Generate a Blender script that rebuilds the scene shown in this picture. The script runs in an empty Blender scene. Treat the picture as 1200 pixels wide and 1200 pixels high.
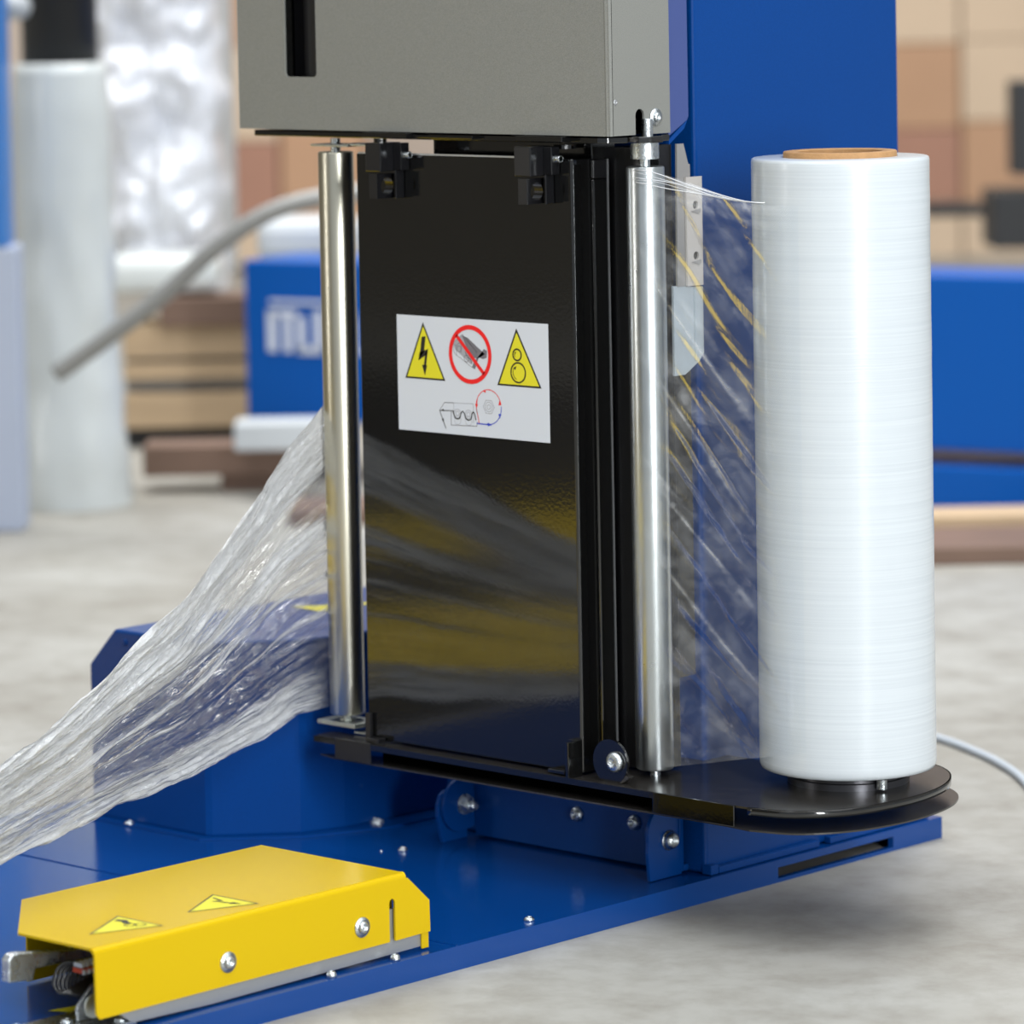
import bpy, bmesh, math, random
from mathutils import Vector, Matrix, noise
random.seed(7)
S = bpy.context.scene
COL = S.collection
PI = math.pi

# ------------------------------------------------------------------ camera
# machine frame: X along the carriage door (to the right), Y towards the mast, Z up
F0 = Vector((-.6890, .7248, 0)).normalized()
R0 = Vector((F0.y, -F0.x, 0))
CAM = Vector((2.34, -2.62, .83))
pitch, roll = math.radians(4.0), 0.019
fwd = F0 * math.cos(pitch) - Vector((0, 0, 1)) * math.sin(pitch)
up = Vector((0, 0, 1)) * math.cos(pitch) + F0 * math.sin(pitch)
rgt = R0 * math.cos(roll) - up * math.sin(roll)
upr = up * math.cos(roll) + R0 * math.sin(roll)
cd = bpy.data.cameras.new('camera')
cam = bpy.data.objects.new('camera', cd)
COL.objects.link(cam)
m3 = Matrix((rgt, upr, -fwd)).transposed()
cam.matrix_world = Matrix.Translation(CAM) @ m3.to_4x4()
cd.sensor_width = 36
cd.lens = 4848 / 1200 * 36
cd.shift_y = (284 - 600) / 1200
cd.clip_start = .05
cd.clip_end = 60
cd.dof.use_dof = True
cd.dof.focus_distance = 3.46
cd.dof.aperture_fstop = 5.8
S.camera = cam

# ------------------------------------------------------------------ light and exposure
S.view_settings.view_transform = 'Standard'
S.view_settings.look = 'None'
S.view_settings.gamma = 1
S.view_settings.use_curve_mapping = False
S.view_settings.exposure = 0.08
W = bpy.data.worlds.new('hall_light')
S.world = W
W.use_nodes = True
W.node_tree.nodes['Background'].inputs[0].default_value = (.86, .93, 1.0, 1)
W.node_tree.nodes['Background'].inputs[1].default_value = .40


def hall(lat, dep, z):
    """hall axes: lat = along the back wall, dep = towards the back wall, origin where the photographer stands"""
    p = CAM + R0 * lat + F0 * dep
    return Vector((p.x, p.y, z))


def area(name, loc, target, sx, sy, power, col=(1, 1, 1)):
    l = bpy.data.lights.new(name, 'AREA')
    l.shape = 'RECTANGLE'
    l.size = sx
    l.size_y = sy
    l.energy = power
    l.color = col
    o = bpy.data.objects.new(name, l)
    COL.objects.link(o)
    o.location = loc
    o.rotation_euler = (Vector(target) - Vector(loc)).to_track_quat('-Z', 'Y').to_euler()
    return o


# tall window light to the right of the photographer, ceiling strips over the hall
area('window_light', hall(1.45, .25, 1.35), (0, 0, .35), .38, 2.3, 112, (.95, .98, 1))
area('left_window_light', hall(-4.6, 2.6, 1.5), (0, 0, .4), .25, 2.4, 22, (1, .98, .95))
area('ceiling_light', hall(.6, 2.6, 4.4), hall(.6, 2.9, 0), 7.0, 6.0, 290, (.96, .98, 1))
area('far_ceiling_light', hall(-.5, 7.0, 4.4), hall(-.3, 7.6, 0), 5.0, 2.5, 290, (1, .99, .96))


# ------------------------------------------------------------------ helpers
MATS = {}


def nt(name):
    m = bpy.data.materials.new(name)
    m.use_nodes = True
    t = m.node_tree
    b = t.nodes['Principled BSDF']
    return m, t, b


def mat(name, col, rough=.4, metal=0., spec=.5, bump=0., bscale=400., bstretch=(1, 1, 1), var=0., vscale=8.,
        vstretch=(1, 1, 1), coat=0., coatr=.1, emit=None, speck=0., rvar=0.):
    m, t, b = nt(name)
    b.inputs['Roughness'].default_value = rough
    b.inputs['Metallic'].default_value = metal
    b.inputs['Specular IOR Level'].default_value = spec
    b.inputs['Coat Weight'].default_value = coat
    b.inputs['Coat Roughness'].default_value = coatr
    b.inputs['Base Color'].default_value = (*col, 1)
    tc = t.nodes.new('ShaderNodeTexCoord')

    def nz(scale, stretch, detail=3):
        mp = t.nodes.new('ShaderNodeMapping')
        mp.inputs['Scale'].default_value = stretch
        n = t.nodes.new('ShaderNodeTexNoise')
        n.inputs['Scale'].default_value = scale
        n.inputs['Detail'].default_value = detail
        t.links.new(tc.outputs['Object'], mp.inputs[0])
        t.links.new(mp.outputs[0], n.inputs['Vector'])
        return n
    last = None
    if var:
        n = nz(vscale, vstretch, 5)
        mx = t.nodes.new('ShaderNodeMix')
        mx.data_type = 'RGBA'
        mx.inputs[6].default_value = (*[c * (1 - var) for c in col], 1)
        mx.inputs[7].default_value = (*[min(1, c * (1 + var)) for c in col], 1)
        t.links.new(n.outputs['Fac'], mx.inputs[0])
        last = mx.outputs[2]
    if speck:
        n = nz(1400, (1, 1, 1), 1)
        mx = t.nodes.new('ShaderNodeMix')
        mx.data_type = 'RGBA'
        mx.blend_type = 'MULTIPLY'
        mx.inputs[0].default_value = 1
        r = t.nodes.new('ShaderNodeMapRange')
        r.inputs[1].default_value = .3
        r.inputs[2].default_value = .7
        r.inputs[3].default_value = 1 - speck
        r.inputs[4].default_value = 1 + speck
        t.links.new(n.outputs['Fac'], r.inputs[0])
        if last:
            t.links.new(last, mx.inputs[6])
        else:
            mx.inputs[6].default_value = (*col, 1)
        t.links.new(r.outputs[0], mx.inputs[7])
        last = mx.outputs[2]
    if last:
        t.links.new(last, b.inputs['Base Color'])
    if rvar:
        n = nz(vscale * 2, vstretch, 4)
        r = t.nodes.new('ShaderNodeMapRange')
        r.inputs[3].default_value = max(.02, rough - rvar)
        r.inputs[4].default_value = rough + rvar
        t.links.new(n.outputs['Fac'], r.inputs[0])
        t.links.new(r.outputs[0], b.inputs['Roughness'])
    if bump:
        n = nz(bscale, bstretch, 2)
        bp = t.nodes.new('ShaderNodeBump')
        bp.inputs['Strength'].default_value = bump
        bp.inputs['Distance'].default_value = .001
        t.links.new(n.outputs['Fac'], bp.inputs['Height'])
        t.links.new(bp.outputs[0], b.inputs['Normal'])
    if emit:
        b.inputs['Emission Color'].default_value = (*col, 1)
        b.inputs['Emission Strength'].default_value = emit
    MATS[name] = m
    return m


mat('blue_paint', (.001, .045, .215), .3, spec=.15, bump=.12, bscale=700, speck=.12, coat=.15, coatr=.09)
mat('blue_gloss', (.001, .045, .215), .16, bump=.10, bscale=500, spec=.4, coat=.2, coatr=.06, rvar=.05, vscale=6)
mat('blue_far', (.001, .085, .38), .35, spec=.2)
mat('grey_paint', (.205, .207, .190), .42, bump=.25, bscale=1500, speck=.14)
mat('side_blue_grey', (.05, .075, .22), .3, bump=.1, bscale=900)
mat('black_gloss', (.003, .003, .003), .09, spec=.8, bump=.05, bscale=300, coat=.5, coatr=.06)
mat('black_satin', (.007, .007, .008), .28, spec=.6, bump=.15, bscale=900)
mat('black_dusty', (.022, .020, .018), .22, spec=.7, var=.5, vscale=60, speck=.5)
mat('black_plastic', (.005, .005, .006), .2, spec=.7, coat=.3)
mat('dark_steel', (.10, .10, .11), .3, metal=.8)
mat('black_hole', (.001, .001, .001), .9, spec=0)
mat('rubber', (.008, .008, .009), .45)
mat('steel_roller', (.60, .63, .63), .30, metal=1, bump=.2, bscale=90, bstretch=(1, 1, .05), rvar=.06, vscale=30)
mat('chrome_roller', (.64, .61, .50), .32, metal=1, bump=.08, bscale=90, bstretch=(1, 1, .05))
mat('zinc', (.62, .66, .68), .28, metal=1, bump=.4, bscale=900, rvar=.1, vscale=60)
mat('steel_plate', (.42, .43, .44), .42, metal=.7, bump=.2, bscale=500)
mat('zinc_plate', (.50, .53, .50), .38, metal=.9, bump=.2, bscale=600)
mat('beige_plate', (.30, .29, .28), .45, metal=.3)
mat('pale_plate', (.46, .43, .40), .45, metal=.1)
mat('milky_guard', (.42, .47, .50), .3, metal=.2, var=.25, vscale=30)
mat('yellow_paint', (.58, .39, .003), .2, bump=.06, bscale=500, coat=.0, coatr=.08, spec=.18)
mat('yellow_sticker', (.72, .65, .02), .35)
mat('white_sticker', (.62, .65, .70), .45)
mat('black_ink', (.008, .008, .008), .5)
mat('grey_ink', (.16, .15, .17), .5)
mat('lightgrey_ink', (.36, .36, .39), .5)
mat('red_ink', (.80, .005, .008), .5)
mat('blue_ink', (.01, .04, .5), .5)
mat('cardboard', (.40, .22, .09), .75, var=.25, vscale=120, bump=.5)
mat('cable_grey', (.50, .55, .60), .45)
mat('orange_plastic', (.55, .07, .02), .4)
mat('wood', (.50, .36, .22), .7, var=.25, vscale=6, vstretch=(1, 1, 8))
mat('wood_brown', (.17, .105, .075), .7, var=.3, vscale=6)
mat('far_white', (.55, .58, .60), .5)
mat('far_dark', (.012, .013, .015), .5)
mat('far_grey', (.30, .30, .29), .4, metal=.3)
mat('far_letters', (.62, .66, .75), .5)
mat('carton', (.47, .28, .17), .8, var=.12, vscale=3)
mat('carton_pale', (.60, .46, .33), .8, var=.1, vscale=3)
mat('carton_red', (.38, .20, .14), .8, var=.15, vscale=3)
mat('far_blue_post', (.05, .22, .62), .4)
mat('far_lavender', (.50, .56, .70), .5)
mat('wall_paint', (.60, .50, .42), .9, var=.1, vscale=1)

# concrete
m, t, b = nt('concrete')
tc = t.nodes.new('ShaderNodeTexCoord')
n1 = t.nodes.new('ShaderNodeTexNoise'); n1.inputs['Scale'].default_value = 2.2; n1.inputs['Detail'].default_value = 8
n1.inputs['Roughness'].default_value = .62
n2 = t.nodes.new('ShaderNodeTexNoise'); n2.inputs['Scale'].default_value = 14; n2.inputs['Detail'].default_value = 9
n2.inputs['Roughness'].default_value = .7; n2.inputs['Distortion'].default_value = .15
r1 = t.nodes.new('ShaderNodeValToRGB')
r1.color_ramp.elements[0].position = .32; r1.color_ramp.elements[0].color = (.28, .262, .225, 1)
r1.color_ramp.elements[1].position = .68; r1.color_ramp.elements[1].color = (.42, .415, .385, 1)
r2 = t.nodes.new('ShaderNodeValToRGB')
r2.color_ramp.elements[0].position = .30; r2.color_ramp.elements[0].color = (.70, .67, .63, 1)
r2.color_ramp.elements[1].position = .58; r2.color_ramp.elements[1].color = (1, 1, 1, 1)
mx = t.nodes.new('ShaderNodeMix'); mx.data_type = 'RGBA'; mx.blend_type = 'MULTIPLY'; mx.inputs[0].default_value = .9
t.links.new(tc.outputs['Object'], n1.inputs['Vector']); t.links.new(tc.outputs['Object'], n2.inputs['Vector'])
t.links.new(n1.outputs['Fac'], r1.inputs[0]); t.links.new(n2.outputs['Fac'], r2.inputs[0])
t.links.new(r1.outputs[0], mx.inputs[6]); t.links.new(r2.outputs[0], mx.inputs[7])
t.links.new(mx.outputs[2], b.inputs['Base Color'])
b.inputs['Roughness'].default_value = .5
bp = t.nodes.new('ShaderNodeBump'); bp.inputs['Strength'].default_value = .25; bp.inputs['Distance'].default_value = .002
t.links.new(n2.outputs['Fac'], bp.inputs['Height']); t.links.new(bp.outputs[0], b.inputs['Normal'])
MATS['concrete'] = m

# wound stretch film
m, t, b = nt('wound_film')
tc = t.nodes.new('ShaderNodeTexCoord')
mp = t.nodes.new('ShaderNodeMapping'); mp.inputs['Scale'].default_value = (4, 4, 620)
n1 = t.nodes.new('ShaderNodeTexNoise'); n1.inputs['Scale'].default_value = 1; n1.inputs['Detail'].default_value = 8
mp2 = t.nodes.new('ShaderNodeMapping'); mp2.inputs['Scale'].default_value = (60, 60, 4)
n2 = t.nodes.new('ShaderNodeTexNoise'); n2.inputs['Scale'].default_value = 1; n2.inputs['Detail'].default_value = 4
t.links.new(tc.outputs['Object'], mp.inputs[0]); t.links.new(mp.outputs[0], n1.inputs['Vector'])
t.links.new(tc.outputs['Object'], mp2.inputs[0]); t.links.new(mp2.outputs[0], n2.inputs['Vector'])
r = t.nodes.new('ShaderNodeValToRGB')
r.color_ramp.elements[0].position = .3; r.color_ramp.elements[0].color = (.53, .57, .60, 1)
r.color_ramp.elements[1].position = .7; r.color_ramp.elements[1].color = (.59, .63, .655, 1)
t.links.new(n1.outputs['Fac'], r.inputs[0]); t.links.new(r.outputs[0], b.inputs['Base Color'])
b.inputs['Roughness'].default_value = .26
b.inputs['Subsurface Weight'].default_value = .15
b.inputs['Subsurface Radius'].default_value = (.01, .01, .01)
b.inputs['Coat Weight'].default_value = .3
b.inputs['Coat Roughness'].default_value = .12
b.inputs['Anisotropic'].default_value = .4
ad = t.nodes.new('ShaderNodeMath'); ad.operation = 'ADD'
t.links.new(n1.outputs['Fac'], ad.inputs[0]); t.links.new(n2.outputs['Fac'], ad.inputs[1])
bp = t.nodes.new('ShaderNodeBump'); bp.inputs['Strength'].default_value = .10; bp.inputs['Distance'].default_value = .001
t.links.new(ad.outputs[0], bp.inputs['Height']); t.links.new(bp.outputs[0], b.inputs['Normal'])
MATS['wound_film'] = m


def film_mat(name, haze_gain, fres_gain, base, bstr, su, sv, glo=(1, 1, 1), bd=.002, rg=.12):
    """thin clear film: transparent sheet with Fresnel gloss; where it is gathered thick (attribute 'gather') it is milky"""
    m = bpy.data.materials.new(name)
    m.use_nodes = True
    t = m.node_tree
    t.nodes.clear()
    out = t.nodes.new('ShaderNodeOutputMaterial')
    uv = t.nodes.new('ShaderNodeUVMap')
    at = t.nodes.new('ShaderNodeAttribute'); at.attribute_name = 'gather'
    mp = t.nodes.new('ShaderNodeMapping'); mp.inputs['Scale'].default_value = (su, sv, 1)
    st = t.nodes.new('ShaderNodeTexNoise'); st.inputs['Scale'].default_value = 1; st.inputs['Detail'].default_value = 6
    st.inputs['Roughness'].default_value = .65; st.inputs['Distortion'].default_value = .3
    t.links.new(uv.outputs[0], mp.inputs[0]); t.links.new(mp.outputs[0], st.inputs['Vector'])
    mp2 = t.nodes.new('ShaderNodeMapping'); mp2.inputs['Scale'].default_value = (su * 11, sv * 1.1, 1)
    cr = t.nodes.new('ShaderNodeTexNoise'); cr.inputs['Scale'].default_value = 1; cr.inputs['Detail'].default_value = 5
    cr.inputs['Roughness'].default_value = .7; cr.inputs['Distortion'].default_value = 1.2
    t.links.new(uv.outputs[0], mp2.inputs[0]); t.links.new(mp2.outputs[0], cr.inputs['Vector'])
    rm = t.nodes.new('ShaderNodeMapRange')
    rm.inputs[1].default_value = .41; rm.inputs[2].default_value = .58
    rm.inputs[3].default_value = .30; rm.inputs[4].default_value = 1.8
    t.links.new(st.outputs['Fac'], rm.inputs[0])
    mu = t.nodes.new('ShaderNodeMath'); mu.operation = 'MULTIPLY'
    t.links.new(rm.outputs[0], mu.inputs[0]); t.links.new(at.outputs['Fac'], mu.inputs[1])
    ma = t.nodes.new('ShaderNodeMath'); ma.operation = 'MULTIPLY_ADD'; ma.use_clamp = True
    t.links.new(mu.outputs[0], ma.inputs[0]); ma.inputs[1].default_value = haze_gain; ma.inputs[2].default_value = base
    bp = t.nodes.new('ShaderNodeBump'); bp.inputs['Strength'].default_value = bstr; bp.inputs['Distance'].default_value = bd
    mp3 = t.nodes.new('ShaderNodeMapping'); mp3.inputs['Scale'].default_value = (su * 14, sv * .9, 1); mp3.inputs['Rotation'].default_value = (0, 0, .25)
    c3 = t.nodes.new('ShaderNodeTexVoronoi'); c3.feature = 'DISTANCE_TO_EDGE'; c3.inputs['Scale'].default_value = 1
    t.links.new(uv.outputs[0], mp3.inputs[0]); t.links.new(mp3.outputs[0], c3.inputs['Vector'])
    ad0 = t.nodes.new('ShaderNodeMath'); ad0.operation = 'ADD'
    t.links.new(st.outputs['Fac'], ad0.inputs[0]); t.links.new(cr.outputs['Fac'], ad0.inputs[1])
    ad = t.nodes.new('ShaderNodeMath'); ad.operation = 'MULTIPLY_ADD'
    t.links.new(c3.outputs['Distance'], ad.inputs[0]); ad.inputs[1].default_value = .8; t.links.new(ad0.outputs[0], ad.inputs[2])
    t.links.new(ad.outputs[0], bp.inputs['Height'])
    tr = t.nodes.new('ShaderNodeBsdfTransparent'); tr.inputs[0].default_value = (.97, .98, .99, 1)
    gl = t.nodes.new('ShaderNodeBsdfGlossy'); gl.inputs['Roughness'].default_value = rg
    gl.inputs['Color'].default_value = (*glo, 1)
    di = t.nodes.new('ShaderNodeBsdfDiffuse'); di.inputs[0].default_value = (.97, .98, .98, 1)
    tl = t.nodes.new('ShaderNodeBsdfTranslucent'); tl.inputs[0].default_value = (.97, .98, .98, 1)
    fr = t.nodes.new('ShaderNodeFresnel'); fr.inputs[0].default_value = 1.5
    for nd in (gl, di, tl, fr):
        t.links.new(bp.outputs[0], nd.inputs['Normal'])
    pr = t.nodes.new('ShaderNodeAttribute'); pr.attribute_name = 'presence'
    fm0 = t.nodes.new('ShaderNodeMath'); fm0.operation = 'MULTIPLY_ADD'
    fm0.inputs[1].default_value = fres_gain; fm0.inputs[2].default_value = -.045 * fres_gain
    t.links.new(fr.outputs[0], fm0.inputs[0])
    fm = t.nodes.new('ShaderNodeMath'); fm.operation = 'MULTIPLY'; fm.use_clamp = True
    t.links.new(fm0.outputs[0], fm.inputs[0]); t.links.new(pr.outputs['Fac'], fm.inputs[1])
    ma2 = t.nodes.new('ShaderNodeMath'); ma2.operation = 'MULTIPLY'
    t.links.new(ma.outputs[0], ma2.inputs[0]); t.links.new(pr.outputs['Fac'], ma2.inputs[1])
    ma = ma2
    thin = t.nodes.new('ShaderNodeMixShader')
    t.links.new(fm.outputs[0], thin.inputs[0]); t.links.new(tr.outputs[0], thin.inputs[1]); t.links.new(gl.outputs[0], thin.inputs[2])
    dt = t.nodes.new('ShaderNodeMixShader'); dt.inputs[0].default_value = .15
    t.links.new(di.outputs[0], dt.inputs[1]); t.links.new(tl.outputs[0], dt.inputs[2])
    hz = t.nodes.new('ShaderNodeMixShader'); hz.inputs[0].default_value = .14
    t.links.new(dt.outputs[0], hz.inputs[1]); t.links.new(gl.outputs[0], hz.inputs[2])
    fin = t.nodes.new('ShaderNodeMixShader')
    t.links.new(ma.outputs[0], fin.inputs[0]); t.links.new(thin.outputs[0], fin.inputs[1]); t.links.new(hz.outputs[0], fin.inputs[2])
    t.links.new(fin.outputs[0], out.inputs[0])
    MATS[name] = m


film_mat('film_gathered', 2.3, 1.9, .03, 1.0, 9, 95, bd=.005)
film_mat('film_web', .40, .32, .02, .10, 4, 14, rg=.04)
mat('film_strand', (.75, .77, .80), .12, spec=1.0, coat=.6)


def link(name, me, m, parent=None, smooth=False):
    o = bpy.data.objects.new(name, me)
    COL.objects.link(o)
    if m is not None:
        for k in (m if isinstance(m, (list, tuple)) else [m]):
            me.materials.append(MATS[k])
    if smooth:
        me.polygons.foreach_set('use_smooth', [True] * len(me.polygons))
    if parent is not None:
        o.parent = parent
        o.matrix_parent_inverse = Matrix.Translation(-parent.location) if parent.type == 'EMPTY' or True else Matrix()
    return o


def obj(name, bm, m, parent=None, smooth=False, bevel=0, seg=2):
    me = bpy.data.meshes.new(name)
    bmesh.ops.recalc_face_normals(bm, faces=bm.faces)
    bm.to_mesh(me)
    bm.free()
    o = link(name, me, m, parent, smooth)
    if bevel:
        md = o.modifiers.new('bevel', 'BEVEL')
        md.width = bevel
        md.segments = seg
        md.limit_method = 'ANGLE'
        md.angle_limit = math.radians(35)
        md.harden_normals = False
    return o


def thing(name, label, cat, loc=(0, 0, 0), group=None):
    o = bpy.data.objects.new(name, None)
    o.empty_display_size = .05
    COL.objects.link(o)
    o.location = loc
    tag(o, label, cat, group)
    return o


def tag(o, label, cat, group=None):
    o['label'] = label
    o['category'] = cat
    if group:
        o['group'] = group
    return o


def B(*boxes):
    bm = bmesh.new()
    for bx in boxes:
        box(bm, *bx)
    return bm


def box(bm, x0, x1, y0, y1, z0, z1):
    v = [bm.verts.new(p) for p in ((x0, y0, z0), (x1, y0, z0), (x1, y1, z0), (x0, y1, z0),
                                   (x0, y0, z1), (x1, y0, z1), (x1, y1, z1), (x0, y1, z1))]
    for f in ((0, 3, 2, 1), (4, 5, 6, 7), (0, 1, 5, 4), (1, 2, 6, 5), (2, 3, 7, 6), (3, 0, 4, 7)):
        bm.faces.new([v[i] for i in f])


def prism(bm, pts, a0, a1, axis='z'):
    """polygon pts extruded along an axis; pts are (x,y) for z, (x,z) for y, (y,z) for x"""
    def mk(p, a):
        return {'z': (p[0], p[1], a), 'y': (p[0], a, p[1]), 'x': (a, p[0], p[1])}[axis]
    lo = [bm.verts.new(mk(p, a0)) for p in pts]
    hi = [bm.verts.new(mk(p, a1)) for p in pts]
    n = len(pts)
    bm.faces.new(lo[::-1])
    bm.faces.new(hi)
    for i in range(n):
        bm.faces.new((lo[i], lo[(i + 1) % n], hi[(i + 1) % n], hi[i]))
    return bm


def PR(pts, a0, a1, axis='z'):
    return prism(bmesh.new(), pts, a0, a1, axis)


def lathe(bm, prof, c, axis='z', n=32, cap=True):
    """prof: list of (radius, height) along axis from c"""
    rings = []
    for r, h in prof:
        ring = []
        for i in range(n):
            a = 2 * PI * i / n
            u, w = r * math.cos(a), r * math.sin(a)
            p = {'z': (u, w, h), 'x': (h, u, w), 'y': (u, h, w)}[axis]
            ring.append(bm.verts.new((c[0] + p[0], c[1] + p[1], c[2] + p[2])))
        rings.append(ring)
    for a, b_ in zip(rings, rings[1:]):
        for i in range(n):
            bm.faces.new((a[i], a[(i + 1) % n], b_[(i + 1) % n], b_[i]))
    if cap:
        bm.faces.new(rings[0][::-1])
        bm.faces.new(rings[-1])
    return bm


def LA(prof, c, axis='z', n=32, cap=True):
    return lathe(bmesh.new(), prof, c, axis, n, cap)


def tube(bm, pts, r, n=10, closed=False):
    pts = [Vector(p) for p in pts]
    rings = []
    for i, p in enumerate(pts):
        a = pts[max(i - 1, 0)]
        c = pts[min(i + 1, len(pts) - 1)]
        d = (c - a).normalized()
        q = Vector((0, 0, 1)) if abs(d.z) < .9 else Vector((1, 0, 0))
        s = d.cross(q).normalized()
        w = s.cross(d)
        rings.append([bm.verts.new(p + (s * math.cos(2 * PI * k / n) + w * math.sin(2 * PI * k / n)) * r) for k in range(n)])
    for a, b_ in zip(rings, rings[1:]):
        for k in range(n):
            bm.faces.new((a[k], a[(k + 1) % n], b_[(k + 1) % n], b_[k]))
    bm.faces.new(rings[0][::-1])
    bm.faces.new(rings[-1])
    return bm


def smooth_pts(pts, k=8, closed=False):
    """Catmull-Rom"""
    out = []
    n = len(pts)
    P = [Vector((*p, 0)) if len(p) == 2 else Vector(p) for p in pts]
    rng = range(n) if closed else range(n - 1)
    for i in rng:
        p0 = P[(i - 1) % n] if closed else P[max(i - 1, 0)]
        p1, p2 = P[i], P[(i + 1) % n]
        p3 = P[(i + 2) % n] if closed else P[min(i + 2, n - 1)]
        for j in range(k):
            s = j / k
            out.append(.5 * ((2 * p1) + (p2 - p0) * s + (2 * p0 - 5 * p1 + 4 * p2 - p3) * s * s + (3 * p1 - p0 - 3 * p2 + p3) * s ** 3))
    if not closed:
        out.append(P[-1])
    return out


def button_screw(parent, c, axis, sgn, r=.0058, h=.0035, washer=0., m='zinc', sock=True, name='bolt'):
    """round head with a hexagon socket and optional washer; sgn is the way it faces"""
    bm = bmesh.new()
    if washer:
        lathe(bm, [(washer, 0), (washer, sgn * .001)], c, axis, 28)
        c = list(c)
        c['xyz'.index(axis)] += sgn * .001
    prof = [(r, 0), (r, sgn * h * .35), (r * .93, sgn * h * .62), (r * .75, sgn * h * .86), (r * .5, sgn * h)]
    if sock:
        prof += [(r * .44, sgn * h), (r * .36, sgn * h * .4), (.0001, sgn * h * .35)]
    lathe(bm, prof, c, axis, 24)
    return obj(name, bm, m, parent, smooth=True)


def hex_nut(bm, c, axis, sgn, r=.0075, h=.006):
    lathe(bm, [(r * .9, 0), (r, sgn * .001), (r, sgn * (h - .001)), (r * .88, sgn * h)], c, axis, 6)


# ================================================================== SETTING
def struct(o, label=None):
    o['kind'] = 'structure'
    if label:
        o['label'] = label
    return o


def hall_box(bm, l0, l1, d0, d1, z0, z1, rot=0., piv=None):
    """box in hall axes (rotated about its near-left corner by rot)"""
    pv = piv or (l0, d0)
    def q(l, d, z):
        x, y = l - pv[0], d - pv[1]
        l2 = pv[0] + x * math.cos(rot) - y * math.sin(rot)
        d2 = pv[1] + x * math.sin(rot) + y * math.cos(rot)
        return hall(l2, d2, z)
    v = [bm.verts.new(q(*p)) for p in ((l0, d0, z0), (l1, d0, z0), (l1, d1, z0), (l0, d1, z0),
                                       (l0, d0, z1), (l1, d0, z1), (l1, d1, z1), (l0, d1, z1))]
    for f in ((0, 3, 2, 1), (4, 5, 6, 7), (0, 1, 5, 4), (1, 2, 6, 5), (2, 3, 7, 6), (3, 0, 4, 7)):
        bm.faces.new([v[i] for i in f])
    return bm


bm = bmesh.new()
hall_box(bm, -7, 7, -3, 12.4, -.1, 0)
fl = struct(obj('floor', bm, 'concrete'), 'grey-beige stained concrete floor of the hall')
bm = bmesh.new()
hall_box(bm, -7, 7, 12.2, 12.4, 0, 4.6)
struct(obj('wall_back', bm, 'wall_paint'), 'blurred pale brown wall at the far end of the hall')


mat('yellow_reflection_sheet', (.85, .60, .01), .5)  # for the added yellow sheets mirrored in the door
mat('wall_tan', (.17, .153, .12), .9, var=.2, vscale=1.5)
mat('reflection_black', (.012, .011, .010), .7)  # for the added dark sheet mirrored in the door
bm = bmesh.new()
hall_box(bm, -6.2, -6.0, -3, 12.2, 0, 4.6)
struct(obj('wall_left', bm, 'wall_tan'), 'tan wall of the hall on the left')

# ================================================================== MACHINE BASE
base = thing('machine_base', 'low blue steel base plate on the concrete floor under the wrapping machine', 'machine base', (-.5, -.5, 0))
ZB = .020
bm = bmesh.new()
box(bm, -.70, 0, -1.6, .408, ZB - .003, ZB)          # top sheet
box(bm, -.70, -.694, -1.6, .408, 0, ZB - .003)      # left skirt
box(bm, -.694, -.006, .402, .408, 0, ZB - .003)     # far skirt
box(bm, -.694, -.006, -1.6, -1.594, 0, ZB - .003)
# right skirt with an elongated slot near the far end
y0, y1 = .17, .335
box(bm, -.006, 0, -1.6, y0, 0, ZB - .003)
box(bm, -.006, 0, y1, .408, 0, ZB - .003)
box(bm, -.006, 0, y0, y1, 0, .0035)
box(bm, -.006, 0, y0, y1, .0135, ZB - .003)
obj('base_plate', bm, 'blue_gloss', base)
obj('weld_seam', B((-.69, -.0005, -.2405, -.2385, ZB, ZB + .0008)), 'blue_gloss', base)
for (x, y, r) in ((-.291, -.0112, .0046), (-.3914, .0543, .0075), (-.0154, -.137, .0046), (-.5715, -.0932, .0055), (-.304, -.026, .0014)):
    button_screw(base, (x, y, ZB), 'z', 1, r, r * .75, name='bolt')
for (x, y) in ((-.006, -.305), (-.006, -.3765)):
    button_screw(base, (x, y, ZB), 'z', 1, .0042, .005, name='bolt')

# cross bracket at the mast foot
bm = PR([(-.281, .022), (-.031, .022), (-.031, .090), (-.281, .090)], .073, .079, 'y')
box(bm, -.281, -.031, .079, .085, .022, .028)
cross = obj('cross_bracket', bm, 'blue_paint', base, bevel=.001)
for (x, z, r) in ((-.1516, .058, .0068), (-.0828, .0594, .0068)):
    button_screw(base, (x, .073, z), 'y', -1, r, .006, name='bolt')


def ear(x0, x1, pts, name='bracket_ear'):
    return obj(name, PR(pts, x0, x1, 'x'), 'blue_paint', base, bevel=.0006)


# left ears: fixed tongue and round tilting tongue with a hexagon bolt
ear(-.290, -.286, smooth_pts([(.033, .020), (.0285, .045), (.029, .058), (.034, .0655)], 5)[0:-1] and
    [(.036, .020), (.030, .045), (.0305, .056), (.034, .064), (.041, .068), (.050, .064), (.060, .05), (.068, .040), (.068, .020)])
arc = [(.0555 + .0225 * math.cos(a), .052 + .0245 * math.sin(a)) for a in [math.radians(q) for q in range(100, 271, 10)]]
ear(-.2855, -.2815, [(.080, .0825)] + [(.062, .0825)] + arc + [(.078, .031), (.080, .034)])
bm = bmesh.new()
lathe(bm, [(.0095, 0), (.0095, .0015)], (-.2815, .060, .0525), 'x', 24)
hex_nut(bm, (-.280, .060, .0525), 'x', 1, .0082, .0065)
lathe(bm, [(.0042, .0065), (.0042, .0125), (.003, .0135)], (-.280, .060, .0525), 'x', 16)
obj('hinge_bolt', bm, 'zinc', base)
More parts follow.
